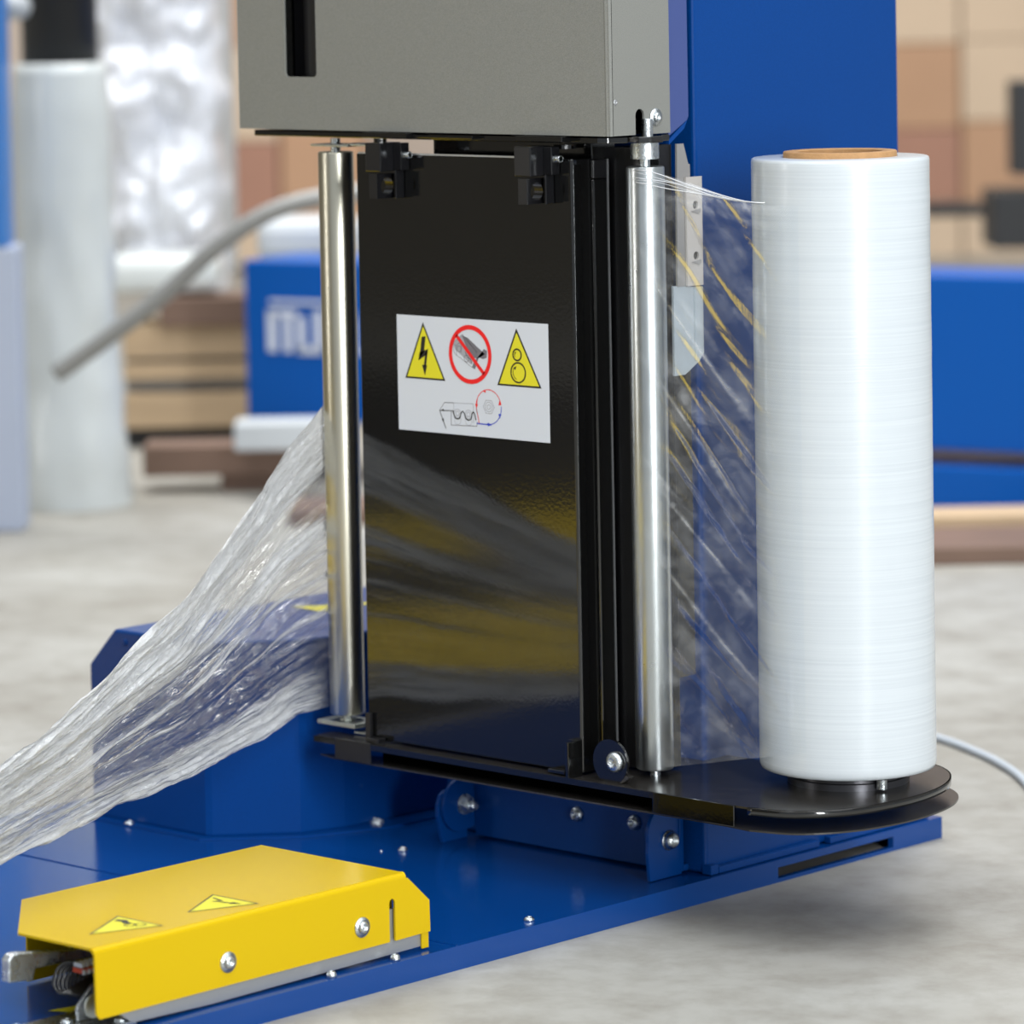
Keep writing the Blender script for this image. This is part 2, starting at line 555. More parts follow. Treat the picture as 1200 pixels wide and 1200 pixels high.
# right ear
arc = [(.056 + .025 * math.cos(a), .060 + .026 * math.sin(a)) for a in [math.radians(q) for q in range(95, 196, 8)]]
ear(-.034, -.030, [(.0745, .0205), (.0745, .047), (.071, .055), (.071, .086)] + arc + [(.0305, .045), (.033, .0205)])
button_screw(base, (-.030, .0575, .0535), 'x', 1, .0078, .0075, washer=.009, name='hinge_bolt')
bm = bmesh.new()
lathe(bm, [(.009, 0), (.009, -.0015)], (-.034, .0575, .0535), 'x', 24)
hex_nut(bm, (-.0355, .0575, .0535), 'x', -1, .008, .006)
lathe(bm, [(.0038, -.006), (.0038, -.014)], (-.0355, .0575, .0535), 'x', 16)
obj('hinge_nut', bm, 'zinc', base)

# yellow warning triangle stuck on the base under the clamp
bm = bmesh.new()
bm.faces.new([bm.verts.new(p) for p in ((-.101, -.590, ZB + .0004), (-.085, -.52, ZB + .0004), (-.055, -.57, ZB + .0004))])
obj('warning_sticker', bm, 'yellow_sticker', base)

# ================================================================== MAST
mast = thing('mast_column', 'tall blue rectangular steel mast rising behind the carriage and film roll', 'mast', (-.15, .25, ZB))
bm = PR([(-.33, .086), (-.012, .086), (-.012, .372), (-.33, .372)], ZB + .0005, 2.2)
obj('column', bm, 'blue_paint', mast, bevel=.0035, seg=3)
bm = B((-.012, -.005, .096, .235, ZB + .0005, ZB + .0065), (-.012, -.005, .25, .395, ZB + .0005, ZB + .0065),
       (-.016, -.005, .085, .095, ZB + .0005, ZB + .009))
obj('foot_flange', bm, 'blue_paint', mast, bevel=.0007)
# guide plates on the front corner of the mast
g = PR([(.0475, .664), (.0560, .664), (.0620, .646), (.0640, .646), (.0640, .541), (.0455, .541)], -.0005, .0015, 'x')
obj('guide_strip', g, 'beige_plate', mast)
bm = bmesh.new()
ys, zs = (.0565, .0757, .0785), None
# vertical plate with two square-drilled holes
def plate_with_holes(bm, x0, x1, y0, y1, z0, z1, holes, r=.003, n=12):
    """strip plate cut into cells, each hole cell framed round a circle"""
    zc = [z0]
    for (hy, hz) in sorted(holes, key=lambda q: q[1]):
        zc += [hz - r * 2, hz + r * 2]
    zc.append(z1)
    for i in range(len(zc) - 1):
        hit_ = [h for h in holes if zc[i] < h[1] < zc[i + 1]]
        if not hit_:
            box(bm, x0, x1, y0, y1, zc[i], zc[i + 1])
        else:
            hy, hz = hit_[0]
            frame_hole(bm, x0, x1, y0, y1, zc[i], zc[i + 1], hy, hz, r, r)


def frame_hole(bm, x0, x1, y0, y1, z0, z1, cy, cz, ry, rz, n=24):
    """rectangular block with a round through hole along x"""
    def rim(a):
        c, s = math.cos(a), math.sin(a)
        ty = ((y1 - cy) / c if c > 1e-6 else (y0 - cy) / c if c < -1e-6 else 1e9)
        tz = ((z1 - cz) / s if s > 1e-6 else (z0 - cz) / s if s < -1e-6 else 1e9)
        q = min(ty, tz)
        return (cy + q * c, cz + q * s)
    angs = [2 * PI * k / n for k in range(n)] + [math.atan2(z - cz, y - cy) % (2 * PI) for y in (y0, y1) for z in (z0, z1)]
    angs = sorted(set(round(a, 6) for a in angs))
    rings = {}
    for x in (x0, x1):
        rings[x] = ([bm.verts.new((x, *rim(a))) for a in angs],
                    [bm.verts.new((x, cy + ry * math.cos(a), cz + rz * math.sin(a))) for a in angs])
    k = len(angs)
    for i in range(k):
        j = (i + 1) % k
        for x in (x0, x1):
            o_, i_ = rings[x]
            bm.faces.new((o_[i], o_[j], i_[j], i_[i]))
        bm.faces.new((rings[x0][0][i], rings[x0][0][j], rings[x1][0][j], rings[x1][0][i]))
        bm.faces.new((rings[x0][1][i], rings[x0][1][j], rings[x1][1][j], rings[x1][1][i]))


plate_with_holes(bm, .002, .004, .0560, .0765, .541, .635, [(.0677, .5668), (.0677, .6105)], .0036)
obj('guide_plate', bm, 'pale_plate', mast)
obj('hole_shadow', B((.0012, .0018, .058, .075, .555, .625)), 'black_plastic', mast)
bm = bmesh.new()
for z in (.5645, .6085):
    prism(bm, [(.061, z - .003), (.071, z - .006), (.0735, z - .004), (.0735, z - .001)], .004, .0048, 'x')
obj('plate_tab', bm, 'beige_plate', mast)
bm = PR([(.041, .542), (.0795, .539), (.0795, .4815), (.073, .4745), (.0545, .4645), (.041, .4645)], -.002, .001, 'x')
box(bm, .001, .0035, .0665, .0675, .476, .540)
obj('plastic_guard', bm, 'milky_guard', mast, bevel=.0004)

# ================================================================== MOTOR COVER
mc = thing('motor_cover', 'blue steel box cover with angled corners on the base behind the draped film', 'cover', (-.5, .05, ZB))
foot = [(-.631, -.087), (-.472, -.087), (-.466, -.084), (-.411, -.024), (-.398, .02), (-.385, .17), (-.40, .24), (-.631, .24)]
zt = .203
bm = bmesh.new()
lo = [bm.verts.new((x, y, ZB + .001)) for x, y in foot]
mid = [bm.verts.new((x, y, .166 if x < -.6 else zt - .0)) for x, y in foot]
topi = [(-.594, -.087)] + foot[1:-1] + [(-.594, .24)]
n = len(foot)
for i in range(n - 1):
    if i == 0:
        tl_ = bm.verts.new((-.594, -.087, zt))
        bm.faces.new((lo[0], lo[1], mid[1], tl_, mid[0]))
    elif i == n - 2:
        tb_ = bm.verts.new((-.594, .24, zt))
        bm.faces.new((lo[i], lo[i + 1], mid[i + 1], tb_, mid[i]))
    else:
        bm.faces.new((lo[i], lo[i + 1], mid[i + 1], mid[i]))
bm.faces.new((lo[n - 1], lo[0], mid[0], mid[n - 1]))
bm.faces.new((mid[0], tl_, tb_, mid[n - 1]))
bm.faces.new([tl_] + mid[1:n - 1] + [tb_])
bm.faces.new(lo[::-1])
obj('cover_shell', bm, 'blue_paint', mc, bevel=.003, seg=3)
bm = PR([(-.66, -.099), (-.468, -.099), (-.40, -.030), (-.368, .05), (-.362, .2), (-.66, .25)], ZB + .0001, ZB + .002)
obj('cover_flange', bm, 'blue_gloss', mc)
button_screw(mc, (-.578, -.0871, .192), 'y', -1, .003, .0018, m='blue_paint', name='rivet')
button_screw(mc, (-.3965, .04, .058), 'x', 1, .002, .001, m='blue_paint', name='rivet')
bm = bmesh.new()
bm.faces.new([bm.verts.new(p) for p in ((-.555, .105, zt + .0006), (-.535, .128, zt + .0006), (-.50, .19, zt + .0006), (-.51, .10, zt + .0006))])
obj('warning_sticker', bm, 'yellow_sticker', mc)

# ================================================================== FILM CARRIAGE
car = thing('film_carriage', 'black and grey film carriage with glossy black door hanging over the blue base', 'film carriage', (-.17, 0, .10))
# grey housing with a tall slot in its front sheet
bm = bmesh.new()
X0, X1, YF, YBk, Z0, Z1 = -.4588, 0., -.036, .041, .674, 1.15
sx0, sx1, sz = -.3965, -.3555, .7218
box(bm, X0, sx0, YF, YF + .002, Z0, Z1)
box(bm, sx1, X1, YF, YF + .002, Z0, Z1)
box(bm, sx0, sx1, YF, YF + .002, Z0, sz)
box(bm, sx0, sx1, YF, YF + .002, 1.05, Z1)
for sx, sg in ((sx0, 1), (sx1, -1)):                       # rounded slot corners
    pts = [(sx, sz)] + [(sx + sg * (.004 - .004 * math.cos(a)), sz + .004 - .004 * math.sin(a)) for a in [math.radians(q) for q in range(0, 91, 15)]]
    prism(bm, pts, YF, YF + .002, 'y')
box(bm, X0, X0 + .002, YF + .002, .25, Z0, Z1)
box(bm, X0, X1, YF + .002, .25, Z1 - .002, Z1)
obj('housing_front', bm, 'grey_paint', car)
# rounded front right corner
bm = PR([(X1 - .0035 + .0040 * math.sin(a), YF + .0034 - .0040 * math.cos(a)) for a in [math.radians(q) for q in range(0, 91, 10)]] + [(X1 - .0035, YF + .0034)], Z0, Z1)
obj('housing_corner', bm, 'grey_paint', car, smooth=True).modifiers.new('edge', 'EDGE_SPLIT').split_angle = math.radians(40)
obj('housing_seam', B((X1 - .0002, X1 + .0003, YF + .0036, YF + .0042, Z0, Z1)), 'black_hole', car)
# side sheet with a notch at the bottom for the roller pin
ny0, ny1, nz = -.0035, .0075, .6955
pts = [(YF + .0025, Z0), (ny0, Z0), (ny0, nz - .005)]
pts += [((ny0 + ny1) / 2 - (ny1 - ny0) / 2 * math.cos(a), nz - .005 + .0055 * math.sin(a)) for a in [math.radians(q) for q in range(0, 181, 20)]]
pts += [(ny1, Z0), (YBk, Z0), (YBk, Z1), (YF + .0025, Z1)]
obj('housing_side', PR(pts, -.002, 0, 'x'), 'grey_paint', car)
obj('housing_inside', B((-.40, -.35, -.02, -.018, .69, 1.1), (-.36, -.356, -.034, -.02, .69, 1.1)), 'black_plastic', car)
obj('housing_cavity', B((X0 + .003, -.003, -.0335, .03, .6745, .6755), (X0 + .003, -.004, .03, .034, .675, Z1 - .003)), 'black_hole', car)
bm = PR([(.0415, .6705), (.0415, Z1), (.0675, Z1), (.0682, .687), (.0665, .684)], -.006, -.003, 'x')
obj('side_panel', bm, 'side_blue_grey', car)
bm = PR([(.043, .668), (.0655, .683), (.0672, .6835), (.063, .6765), (.043, .6635)], -.007, -.0035, 'x')
obj('side_panel_lip', bm, 'blue_paint', car)
button_screw(car, (0, .0222, .6880), 'x', 1, .0042, .003, washer=.0075, name='screw')
button_screw(car, (0, -.0287, .7025), 'x', 1, .0024, .0008, m='steel_plate', name='rivet')
# thin black mounting plate under the housing
bm = PR([(-.446, -.030), (-.02, -.030), (-.012, -.026), (-.004, -.010), (.008, -.009), (.0155, .0), (.0155, .014), (.008, .021), (.0, .03), (0, .04), (-.446, .04)], .6672, .6728)
obj('mounting_plate', bm, 'black_gloss', car, bevel=.0008)
bm = LA([(.011, 0), (.011, .0035)], (-.075, -.012, .6615), 'z', 24)
obj('washer', bm, 'black_gloss', car, smooth=False)
obj('washer', LA([(.006, 0), (.006, .008)], (-.30, -.012, .6595), 'z', 16), 'black_gloss', car)
obj('hinge_strap', B((-.29, -.235, -.044, -.025, .6685, .6735), (-.235, -.16, -.038, -.025, .669, .6715)), 'black_gloss', car, bevel=.0006)
obj('hinge_strap', B((-.105, -.05, -.042, -.025, .6685, .6735)), 'black_gloss', car, bevel=.0006)

# door: black lacquered sheet, folded at the right edge
door = obj('door_panel', PR([(-.3125, -.030), (-.052, -.030), (-.050, -.0285), (-.050, -.006), (-.0515, -.006), (-.0515, -.028), (-.3125, -.028)], .124, .6535), 'black_gloss', car, bevel=.0008)
obj('door_edge_highlight', B((-.31, -.06, -.0305, -.0295, .6535, .6550)), 'steel_plate', car)  # pale strip imitating the highlight along the door's top edge
bm = PR([(-.0515, -.0055), (-.0480, -.0070), (-.0465, -.0060), (-.0465, .0095), (-.0475, .0110), (-.0515, .0110)], .126, .6350)
obj('side_strip', bm, 'black_gloss', car, bevel=.0008)
bm = PR([(-.0515, -.0055), (-.0480, -.0070), (-.0465, -.0060), (-.0465, .0095), (-.0475, .0110), (-.0515, .0110)], .6360, .6520)
obj('side_strip_cap', bm, 'black_satin', car, bevel=.0008)
obj('strip_edge_highlight', B((-.0475, -.0460, .0112, .0122, .126, .652)), 'steel_plate', car)  # bright edge line put in as a thin pale strip
obj('carriage_body', B((-.308, -.054, -.027, .022, .1265, .650)), 'black_satin', car)
obj('carriage_back', B((-.054, -.0128, .016, .046, .124, .662)), 'black_satin', car)
obj('upper_rail', B((-.245, -.054, .0, .03, .6505, .6670)), 'black_gloss', car, bevel=.0008)
obj('back_rail', PR([(-.0125, .030), (-.004, .030), (-.004, .0465), (-.0125, .0465)], .124, .664), 'black_satin', car, bevel=.0008)

obj('carriage_side', B((-.0125, -.009, .0475, .073, .20, .541)), 'black_satin', car)

# ---- warning label on the door
lab = obj('warning_label', B((-.2653, -.0811, -.0303, -.0300, .4080, .5110)), 'white_sticker', car)
LY = -.0303


def L(u, v):
    return (-.2653 + u, .5110 - v)


class Ink:
    def __init__(s): s.d = {}
    def poly(s, m, pts, lay):
        s.d.setdefault(m, []).append((pts, lay))
    def line(s, m, pts, w, lay, closed=False):
        P = [Vector((p[0], p[1])) for p in pts]
        P = [p for k, p in enumerate(P) if k == 0 or (p - P[k - 1]).length > 1e-6]
        n = len(P)
        sd = []
        for i in range(n):
            a = P[i - 1] if (closed or i > 0) else None
            c = P[(i + 1) % n] if (closed or i < n - 1) else None
            d1 = (P[i] - a).normalized() if a is not None else (c - P[i]).normalized()
            d2 = (c - P[i]).normalized() if c is not None else d1
            n1, n2 = Vector((-d1.y, d1.x)), Vector((-d2.y, d2.x))
            q = n1 + n2
            q = q.normalized() if q.length > .05 else n1
            k = min(2.2, 1 / max(.3, q.dot(n1)))
            sd.append((P[i] - q * k * w / 2, P[i] + q * k * w / 2))
        for i in range(n if closed else n - 1):
            a, b_ = sd[i], sd[(i + 1) % n]
            s.poly(m, [a[0], b_[0], b_[1], a[1]], lay)
    def build(s, name, parent, fn, mats):
        me = bpy.data.meshes.new(name)
        V, Fc, mi = [], [], []
        for k, m in enumerate(mats):
            for pts, lay in s.d.get(m, []):
                i0 = len(V)
                V += [fn(p[0], p[1], lay) for p in pts]
                Fc.append(list(range(i0, i0 + len(pts))))
                mi.append(k)
        me.from_pydata(V, [], Fc)
        for m in mats: me.materials.append(MATS[m])
        me.polygons.foreach_set('material_index', mi)
        return link(name, me, None, parent)


def circ(cx, cy, r, n=40, a0=0, a1=360):
    return [(cx + r * math.cos(math.radians(a0 + (a1 - a0) * k / n)), cy + r * math.sin(math.radians(a0 + (a1 - a0) * k / n))) for k in range(n + (a1 - a0 != 360))]


def tri(ink, a, b_, c, w):
    ink.poly('yellow_sticker', [a, b_, c], 1)
    ink.line('black_ink', [a, b_, c], w, 2, True)


fnL = lambda u, v, lay: (-.2653 + u, LY - .00008 * lay, .5110 - v)
ik = Ink()
tri(ik, (.0330, .0072), (.0108, .0555), (.0580, .0555), .0016)
# bolt in the first triangle
ik.poly('black_ink', [(.0312, .0185), (.0360, .0180), (.0337, .0318), (.0265, .0398), (.0293, .0300), (.0292, .0300)], 3)
ik.poly('black_ink', [(.0265, .0398), (.0282, .0325), (.0388, .0290), (.0372, .0340)], 3)
ik.poly('black_ink', [(.0388, .0290), (.0357, .0450), (.0330, .0448), (.0350, .0335)], 3)
ik.poly('black_ink', [(.0310, .0435), (.0372, .0435), (.0342, .0530)], 3)
ik2 = ik
tri(ik, (.1468, .0072), (.1240, .0555), (.1742, .0555), .0016)
ik.line('black_ink', circ(.1472, .0285, .0049), .0014, 3, True)
ik.line('black_ink', circ(.1482, .0440, .0086), .0014, 3, True)
ik.line('black_ink', circ(.1472, .0285, .0029, 8, 140, 230), .0006, 3)
ik.line('black_ink', circ(.1482, .0440, .0062, 10, 110, 215), .0006, 3)
ik.poly('black_ink', [(.1425, .0400), (.1462, .0385), (.1448, .0418)], 3)
ik.poly('black_ink', [(.1443, .0262), (.1462, .0262), (.1450, .0282)], 3)
# prohibition sign over an isometric housing
ik.poly('lightgrey_ink', [(.0700, .0215), (.0815, .0140), (.0990, .0290), (.0985, .0310), (.0915, .0400), (.0720, .0275)], 1)
ik.poly('grey_ink', [(.0810, .0150), (.0875, .0165), (.1085, .0300), (.1000, .0345), (.0900, .0330)], 2)
ik.poly('grey_ink', [(.0945, .0380), (.1075, .0255), (.1110, .0270), (.1105, .0330), (.1060, .0345), (.1010, .0330), (.0960, .0440), (.0925, .0425)], 2)
ik.line('grey_ink', [(.0700, .0215), (.0815, .0140), (.0990, .0290)], .0004, 2)
ik.line('grey_ink', [(.0700, .0215), (.0705, .0300), (.0740, .0330), (.0735, .0245), (.0705, .0225)], .0004, 2)
ik.line('grey_ink', [(.0735, .0245), (.0780, .0210), (.0800, .0240), (.0795, .0305)], .0005, 2)
ik.line('grey_ink', [(.0740, .0330), (.0790, .0350), (.0830, .0375), (.0880, .0400), (.0925, .0425)], .0004, 2)
ik.line('grey_ink', circ(.0770, .0270, .0026, 14), .0006, 2, True)
ik.line('grey_ink', circ(.0860, .0350, .0030, 14), .0006, 2, True)
ik.line('black_ink', [(.0845, .0290), (.0870, .0340), (.0905, .0350), (.0925, .0395)], .0005, 2)
ik.line('red_ink', circ(.0905, .0312, .0240, 60), .0040, 4, True)
ik.line('red_ink', [(.0740, .0150), (.1070, .0475)], .0034, 4)
# threading diagram
ik.line('lightgrey_ink', [(.0575, .0755), (.0930, .0745), (.0930, .0915)], .0005, 1)
ik.line('grey_ink', [(.0515, .0828), (.0575, .0755), (.0685, .0750)], .0005, 1)
ik.line('grey_ink', [(.0655, .0830), (.0655, .0950), (.0970, .0940), (.0975, .0900)], .0006, 1)
ik.line('lightgrey_ink', [(.0690, .0750), (.0690, .0835), (.0655, .0835)], .0005, 1)
for cx in (.0735, .0870):
    for rr in (.0038, .0020):
        ik.line('lightgrey_ink', circ(cx, .0842, rr, 20), .0006, 1, True)
    ik.line('lightgrey_ink', circ(cx, .0900, .0040, 20), .0004, 1, True)
wav = [(.0685, .0820), (.0690, .0850), (.0705, .0880), (.0735, .0890), (.0765, .0878), (.0778, .0840), (.0800, .0820), (.0822, .0840), (.0835, .0878),
       (.0870, .0892), (.0902, .0880), (.0912, .0840), (.0930, .0818), (.0948, .0840), (.0960, .0890)]
ik.line('black_ink', [p[:2] for p in smooth_pts(wav, 5)], .0010, 3)
ik.line('black_ink', [(.0685, .0822), (.0515, .0828)], .0007, 2)
ik.line('black_ink', [(.0515, .0828), (.0590, .0985)], .0007, 2)
ik.poly('black_ink', [(.0560, .0810), (.0575, .0835), (.0540, .0826)], 3)
ik.poly('black_ink', [(.0540, .0905), (.0565, .0895), (.0568, .0935)], 3)
ik.line('red_ink', circ(.1118, .0762, .0152, 30, 155, 350), .0007, 2)
ik.line('red_ink', [(.0982, .0700), (.0968, .0780), (.1000, .0915)], .0007, 2)
ik.line('blue_ink', circ(.1118, .0762, .0152, 20, -5, 100), .0007, 2)
ik.line('blue_ink', [(.0970, .0915), (.1130, .0918)], .0010, 2)
ik.poly('blue_ink', [(.1105, .0900), (.1105, .0932), (.1155, .0918)], 3)
ik.poly('blue_ink', [(.1235, .0815), (.1270, .0815), (.1250, .0855)], 3)
ik.poly('red_ink', [(.1238, .0740), (.1272, .0735), (.1252, .0695)], 3)
ik.poly('red_ink', [(.1050, .0625), (.1085, .0610), (.1085, .0640)], 3)
ik.poly('red_ink', [(.0955, .0745), (.0988, .0745), (.0970, .0785)], 3)
for rr in (.0066, .0042, .0020):
    ik.line('lightgrey_ink', circ(.1118, .0762, rr, 6 if rr > .005 else 20), .0006, 1, True)
ik.build('label_print', lab, fnL, ['yellow_sticker', 'black_ink', 'grey_ink', 'lightgrey_ink', 'red_ink', 'blue_ink'])


# ---- hinge blocks on top of the door
def hinge(dx):
    bm = B((-.2735 + dx, -.2545 + dx, -.0575, -.031, .6395, .6650))
    h = obj('hinge_block', bm, 'black_plastic', car, bevel=.0009)
    bm = B((-.2545 + dx, -.2450 + dx, -.0410, -.0305, .6405, .6645), (-.2545 + dx, -.2520 + dx, -.0410, -.0305, .615, .6405))
    obj('hinge_plate', bm, 'black_plastic', h, bevel=.0006)
    bm = bmesh.new()
    frame_hole(bm, -.2700 + dx, -.2600 + dx, -.0565, -.0350, .6155, .6375, -.0440, .6262, .0078, .0078)
    obj('hinge_eye', bm, 'black_plastic', h)
    bm = LA([(.0032, 0), (.0032, .006), (.0028, .0066)], (-.2450 + dx, -.0360, .6540), 'x', 18)
    lathe(bm, [(.0022, .0066), (.0014, .0060)], (-.2450 + dx, -.0360, .6540), 'x', 6)
    obj('screw', bm, 'zinc', h, smooth=False)
    return h


hinge(0)
hinge(.1815)


# ---- guide rollers
def roller(c, z0, z1, r, m, label, top=True):
    bm = LA([(r - .0018, z0), (r - .0005, z0 + .0006), (r, z0 + .002), (r, z1 - .0015), (r - .0005, z1 - .0004), (r - .0015, z1), (.0045, z1 - .001)], (c[0], c[1], 0), 'z', 64)
    ro = obj('guide_roller', bm, m, car, smooth=True)
    ro['label'] = label
    md = ro.modifiers.new('edge', 'EDGE_SPLIT')
    md.split_angle = math.radians(40)
    bm = LA([(.0045, z0 - .008), (.0045, z1 + .012)], (c[0], c[1], 0), 'z', 20)
    obj('spindle', bm, 'zinc', ro, smooth=True).modifiers.new('edge', 'EDGE_SPLIT')
    return ro


RR = (-.002, .0100)
RL = (-.3585, -.0112)
r1o = roller(RR, .128, .6468, .0164, 'steel_roller', 'shiny silver roller at the right end of the carriage')
bm = LA([(.0118, .6530), (.0122, .6535), (.0122, .6672), (.0118, .6675)], (RR[0], RR[1], 0), 'z', 40)
lathe(bm, [(.005, .6675), (.005, .6868), (.0044, .6874)], (RR[0] + .003, RR[1], 0), 'z', 20)
obj('collar', bm, 'zinc', r1o, smooth=True).modifiers.new('edge', 'EDGE_SPLIT')
r2o = roller(RL, .1385, .6535, .0162, 'chrome_roller', 'dull silver roller at the left end of the carriage')
bm = B((-.384, -.335, -.026, .006, .1285, .1325), (-.344, -.305, -.018, .012, .1225, .1245))
lathe(bm, [(.0050, .1262), (.0050, .1285)], (RL[0], RL[1], 0), 'z', 16)
lathe(bm, [(.0075, .1325), (.0075, .1345)], (RL[0], RL[1], 0), 'z', 6)
obj('roller_bracket', bm, 'zinc_plate', car, bevel=.0005)
bm = B((-.378, -.33, -.024, .004, .6585, .6605), (-.34, -.30, -.02, .0, .6595, .6615))
obj('roller_bracket', bm, 'zinc_plate', car, bevel=.0004)

# ---- tray with D-shaped end that carries the film roll
ZT = .1215


def d_end(s=0.):
    pts = [(.145 + s, -.0415 - s * .6), (.185 + s, -.029 - s * .4), (.212 + s, .004), (.2235 + s, .045), (.2250 + s, .092), (.213 + s, .140 + s), (.187 + s, .178 + s), (.150, .199 + s), (.10, .200 + s), (.06, .175 + s)]
    return [(p.x, p.y) for p in smooth_pts(pts, 6)]


top = [(-.371, -.040), (-.366, -.0425), (.12, -.0425)] + d_end() + [(.05, .118), (-.066, .118), (-.066, .02), (-.30, -.006), (-.33, -.018), (-.366, -.018), (-.371, -.022)]
tray = obj('tray', PR(top, ZT - .0018, ZT), 'black_dusty', car)
low = [(-.370, -.036), (-.345, -.041), (.12, -.0415)] + d_end(.004) + [(.05, .10), (-.066, .10), (-.066, .02), (-.30, -.006), (-.345, -.02)]
obj('tray_floor', PR(low, .1020, .1035), 'black_dusty', car)
# turned-down rim of the D end
rim = d_end()
bm = bmesh.new()
for (a, b_) in zip(rim, rim[1:]):
    va = [bm.verts.new((a[0], a[1], z)) for z in (ZT, ZT - .0065)]
    vb = [bm.verts.new((b_[0], b_[1], z)) for z in (ZT, ZT - .0065)]
    bm.faces.new((va[0], vb[0], vb[1], va[1]))
bmesh.ops.remove_doubles(bm, verts=bm.verts, dist=1e-6)
rim_o = obj('tray_rim', bm, 'black_gloss', car, smooth=True)
md = rim_o.modifiers.new('thick', 'SOLIDIFY'); md.thickness = .0012
obj('tray_fascia', B((.042, .1325, -.0440, -.0425, .1035, ZT)), 'black_gloss', car, bevel=.0006)
obj('tray_fascia', B((-.343, -.297, -.0440, -.0425, .1035, ZT + .001)), 'black_satin', car, bevel=.0006)
obj('tray_lip', B((-.297, .042, -.0435, -.0425, ZT - .0055, ZT - .0003), (-.371, -.343, -.0432, -.0425, ZT - .0055, ZT - .0003)), 'black_gloss', car)
obj('tray_gap_shade', B((-.30, .04, -.025, -.022, .1035, ZT - .0018)), 'black_hole', car)  # black sheet standing in for shade in the gap between tray plates
# foot catches of the door
bm = B((-.3125, -.306, -.0345, -.0305, .1225, .1475), (-.306, -.290, -.040, -.031, .1225, .1265))
obj('door_catch', bm, 'black_satin', car, bevel=.0005)
bm = B((-.062, -.054, -.0345, -.0305, .1225, .1530), (-.082, -.062, -.0400, -.031, .1225, .1258), (-.0535, -.0500, -.0480, -.030, .1220, .1530))
c2 = obj('door_catch', bm, 'black_gloss', car, bevel=.0005)
bm = LA([(.0195, 0), (.0195, .003), (.018, .004)], (0, 0, 0), 'y', 40)
bmesh.ops.translate(bm, verts=bm.verts, vec=(-.0135, -.0350, .1390))
obj('catch_disc', bm, 'black_gloss', car, smooth=False)
button_screw(car, (-.0065, -.0352, .1400), 'y', -1, .0088, .006, name='hinge_bolt')
bm = PR([(-.0165, .122), (.0, .122), (.008, .128), (-.0165, .133)], -.0345, -.028, 'y')
obj('catch_foot', bm, 'black_dusty', car)

# ================================================================== FILM ROLL
AX, AY = .139, .0990
fr_ = thing('film_roll', 'thick upright roll of milky stretch film on a cardboard core, standing on the tray', 'film roll', (AX, AY, ZT))
bm = bmesh.new()
prof = []
z0, z1, R = .1345, .6535, .0752
prof.append((.0485, z0)); prof.append((R - .0035, z0)); prof.append((R - .001, z0 + .001)); prof.append((R, z0 + .004))
for k in range(1, 60):
    z = z0 + (z1 - z0) * k / 60
    prof.append((R + .00006 * math.sin(k * 1.7) * (1 if k % 3 else -1) + .0003 * noise.noise(Vector((0, 0, z * 25))), z))
prof += [(R, z1 - .003), (R - .0006, z1 - .0008), (R - .002, z1), (.0485, z1 + .0003)]
lathe(bm, prof, (AX, AY, 0), 'z', 128, cap=False)
o = obj('wound_film', bm, 'wound_film', fr_, smooth=True)
md = o.modifiers.new('edge', 'EDGE_SPLIT'); md.split_angle = math.radians(50)
bm = LA([(.0365, z0 - .002), (.0480, z0 - .002), (.0480, z1 + .0042), (.0472, z1 + .0050), (.0375, z1 + .0050), (.0365, z1 + .0042), (.0365, z0 - .002)], (AX, AY, 0), 'z', 64, cap=False)
o = obj('cardboard_core', bm, 'cardboard', fr_, smooth=True)
md = o.modifiers.new('edge', 'EDGE_SPLIT'); md.split_angle = math.radians(50)
mand = obj('roll_mandrel', LA([(.052, ZT), (.052, ZT + .0055), (.050, ZT + .0062), (.050, ZT + .0128), (.034, ZT + .0128), (.034, ZT + .03), (.030, ZT + .45)], (AX, AY, 0), 'z', 64), 'dark_steel', car, smooth=True)
mand.modifiers.new('edge', 'EDGE_SPLIT').split_angle = math.radians(35)
pp = Vector((AX, AY, 0)) + (R0 * .024 - F0 * .052)
obj('mandrel_pin', LA([(.0045, ZT + .002), (.0045, ZT + .010)], (pp.x, pp.y, 0), 'z', 16), 'zinc', mand, smooth=False)


# ================================================================== FILM SHEETS
def grid(name, nu, nv, fn, gfn, mname, label, cat, pfn=lambda u, v: 1.0):
    me = bpy.data.meshes.new(name)
    V, G = [], []
    for i in range(nu + 1):
        for j in range(nv + 1):
            u, v = i / nu, j / nv
            V.append(fn(u, v)); G.append(gfn(u, v))
    Fc = [(i * (nv + 1) + j, (i + 1) * (nv + 1) + j, (i + 1) * (nv + 1) + j + 1, i * (nv + 1) + j + 1) for i in range(nu) for j in range(nv)]
    me.from_pydata(V, [], Fc)
    at = me.attributes.new('gather', 'FLOAT', 'POINT')
    at.data.foreach_set('value', G)
    pa = me.attributes.new('presence', 'FLOAT', 'POINT')
    pa.data.foreach_set('value', [pfn(i / nu, j / nv) for i in range(nu + 1) for j in range(nv + 1)])
    uvl = me.uv_layers.new(name='UVMap')
    lv = [0] * len(me.loops)
    me.loops.foreach_get('vertex_index', lv)
    flat = []
    for k in lv:
        flat += [(k // (nv + 1)) / nu, (k % (nv + 1)) / nv]
    uvl.data.foreach_set('uv', flat)
    o = link(name, me, mname, None, smooth=True)
    tag(o, label, cat)
    return o


def interp(pts, u):
    k = u * (len(pts) - 1)
    i = min(int(k), len(pts) - 2)
    s = k - i
    p0 = pts[max(i - 1, 0)]; p1 = pts[i]; p2 = pts[i + 1]; p3 = pts[min(i + 2, len(pts) - 1)]
    return .5 * ((2 * p1) + (p2 - p0) * s + (2 * p0 - 5 * p1 + 4 * p2 - p3) * s * s + (3 * p1 - p0 - 3 * p2 + p3) * s ** 3)


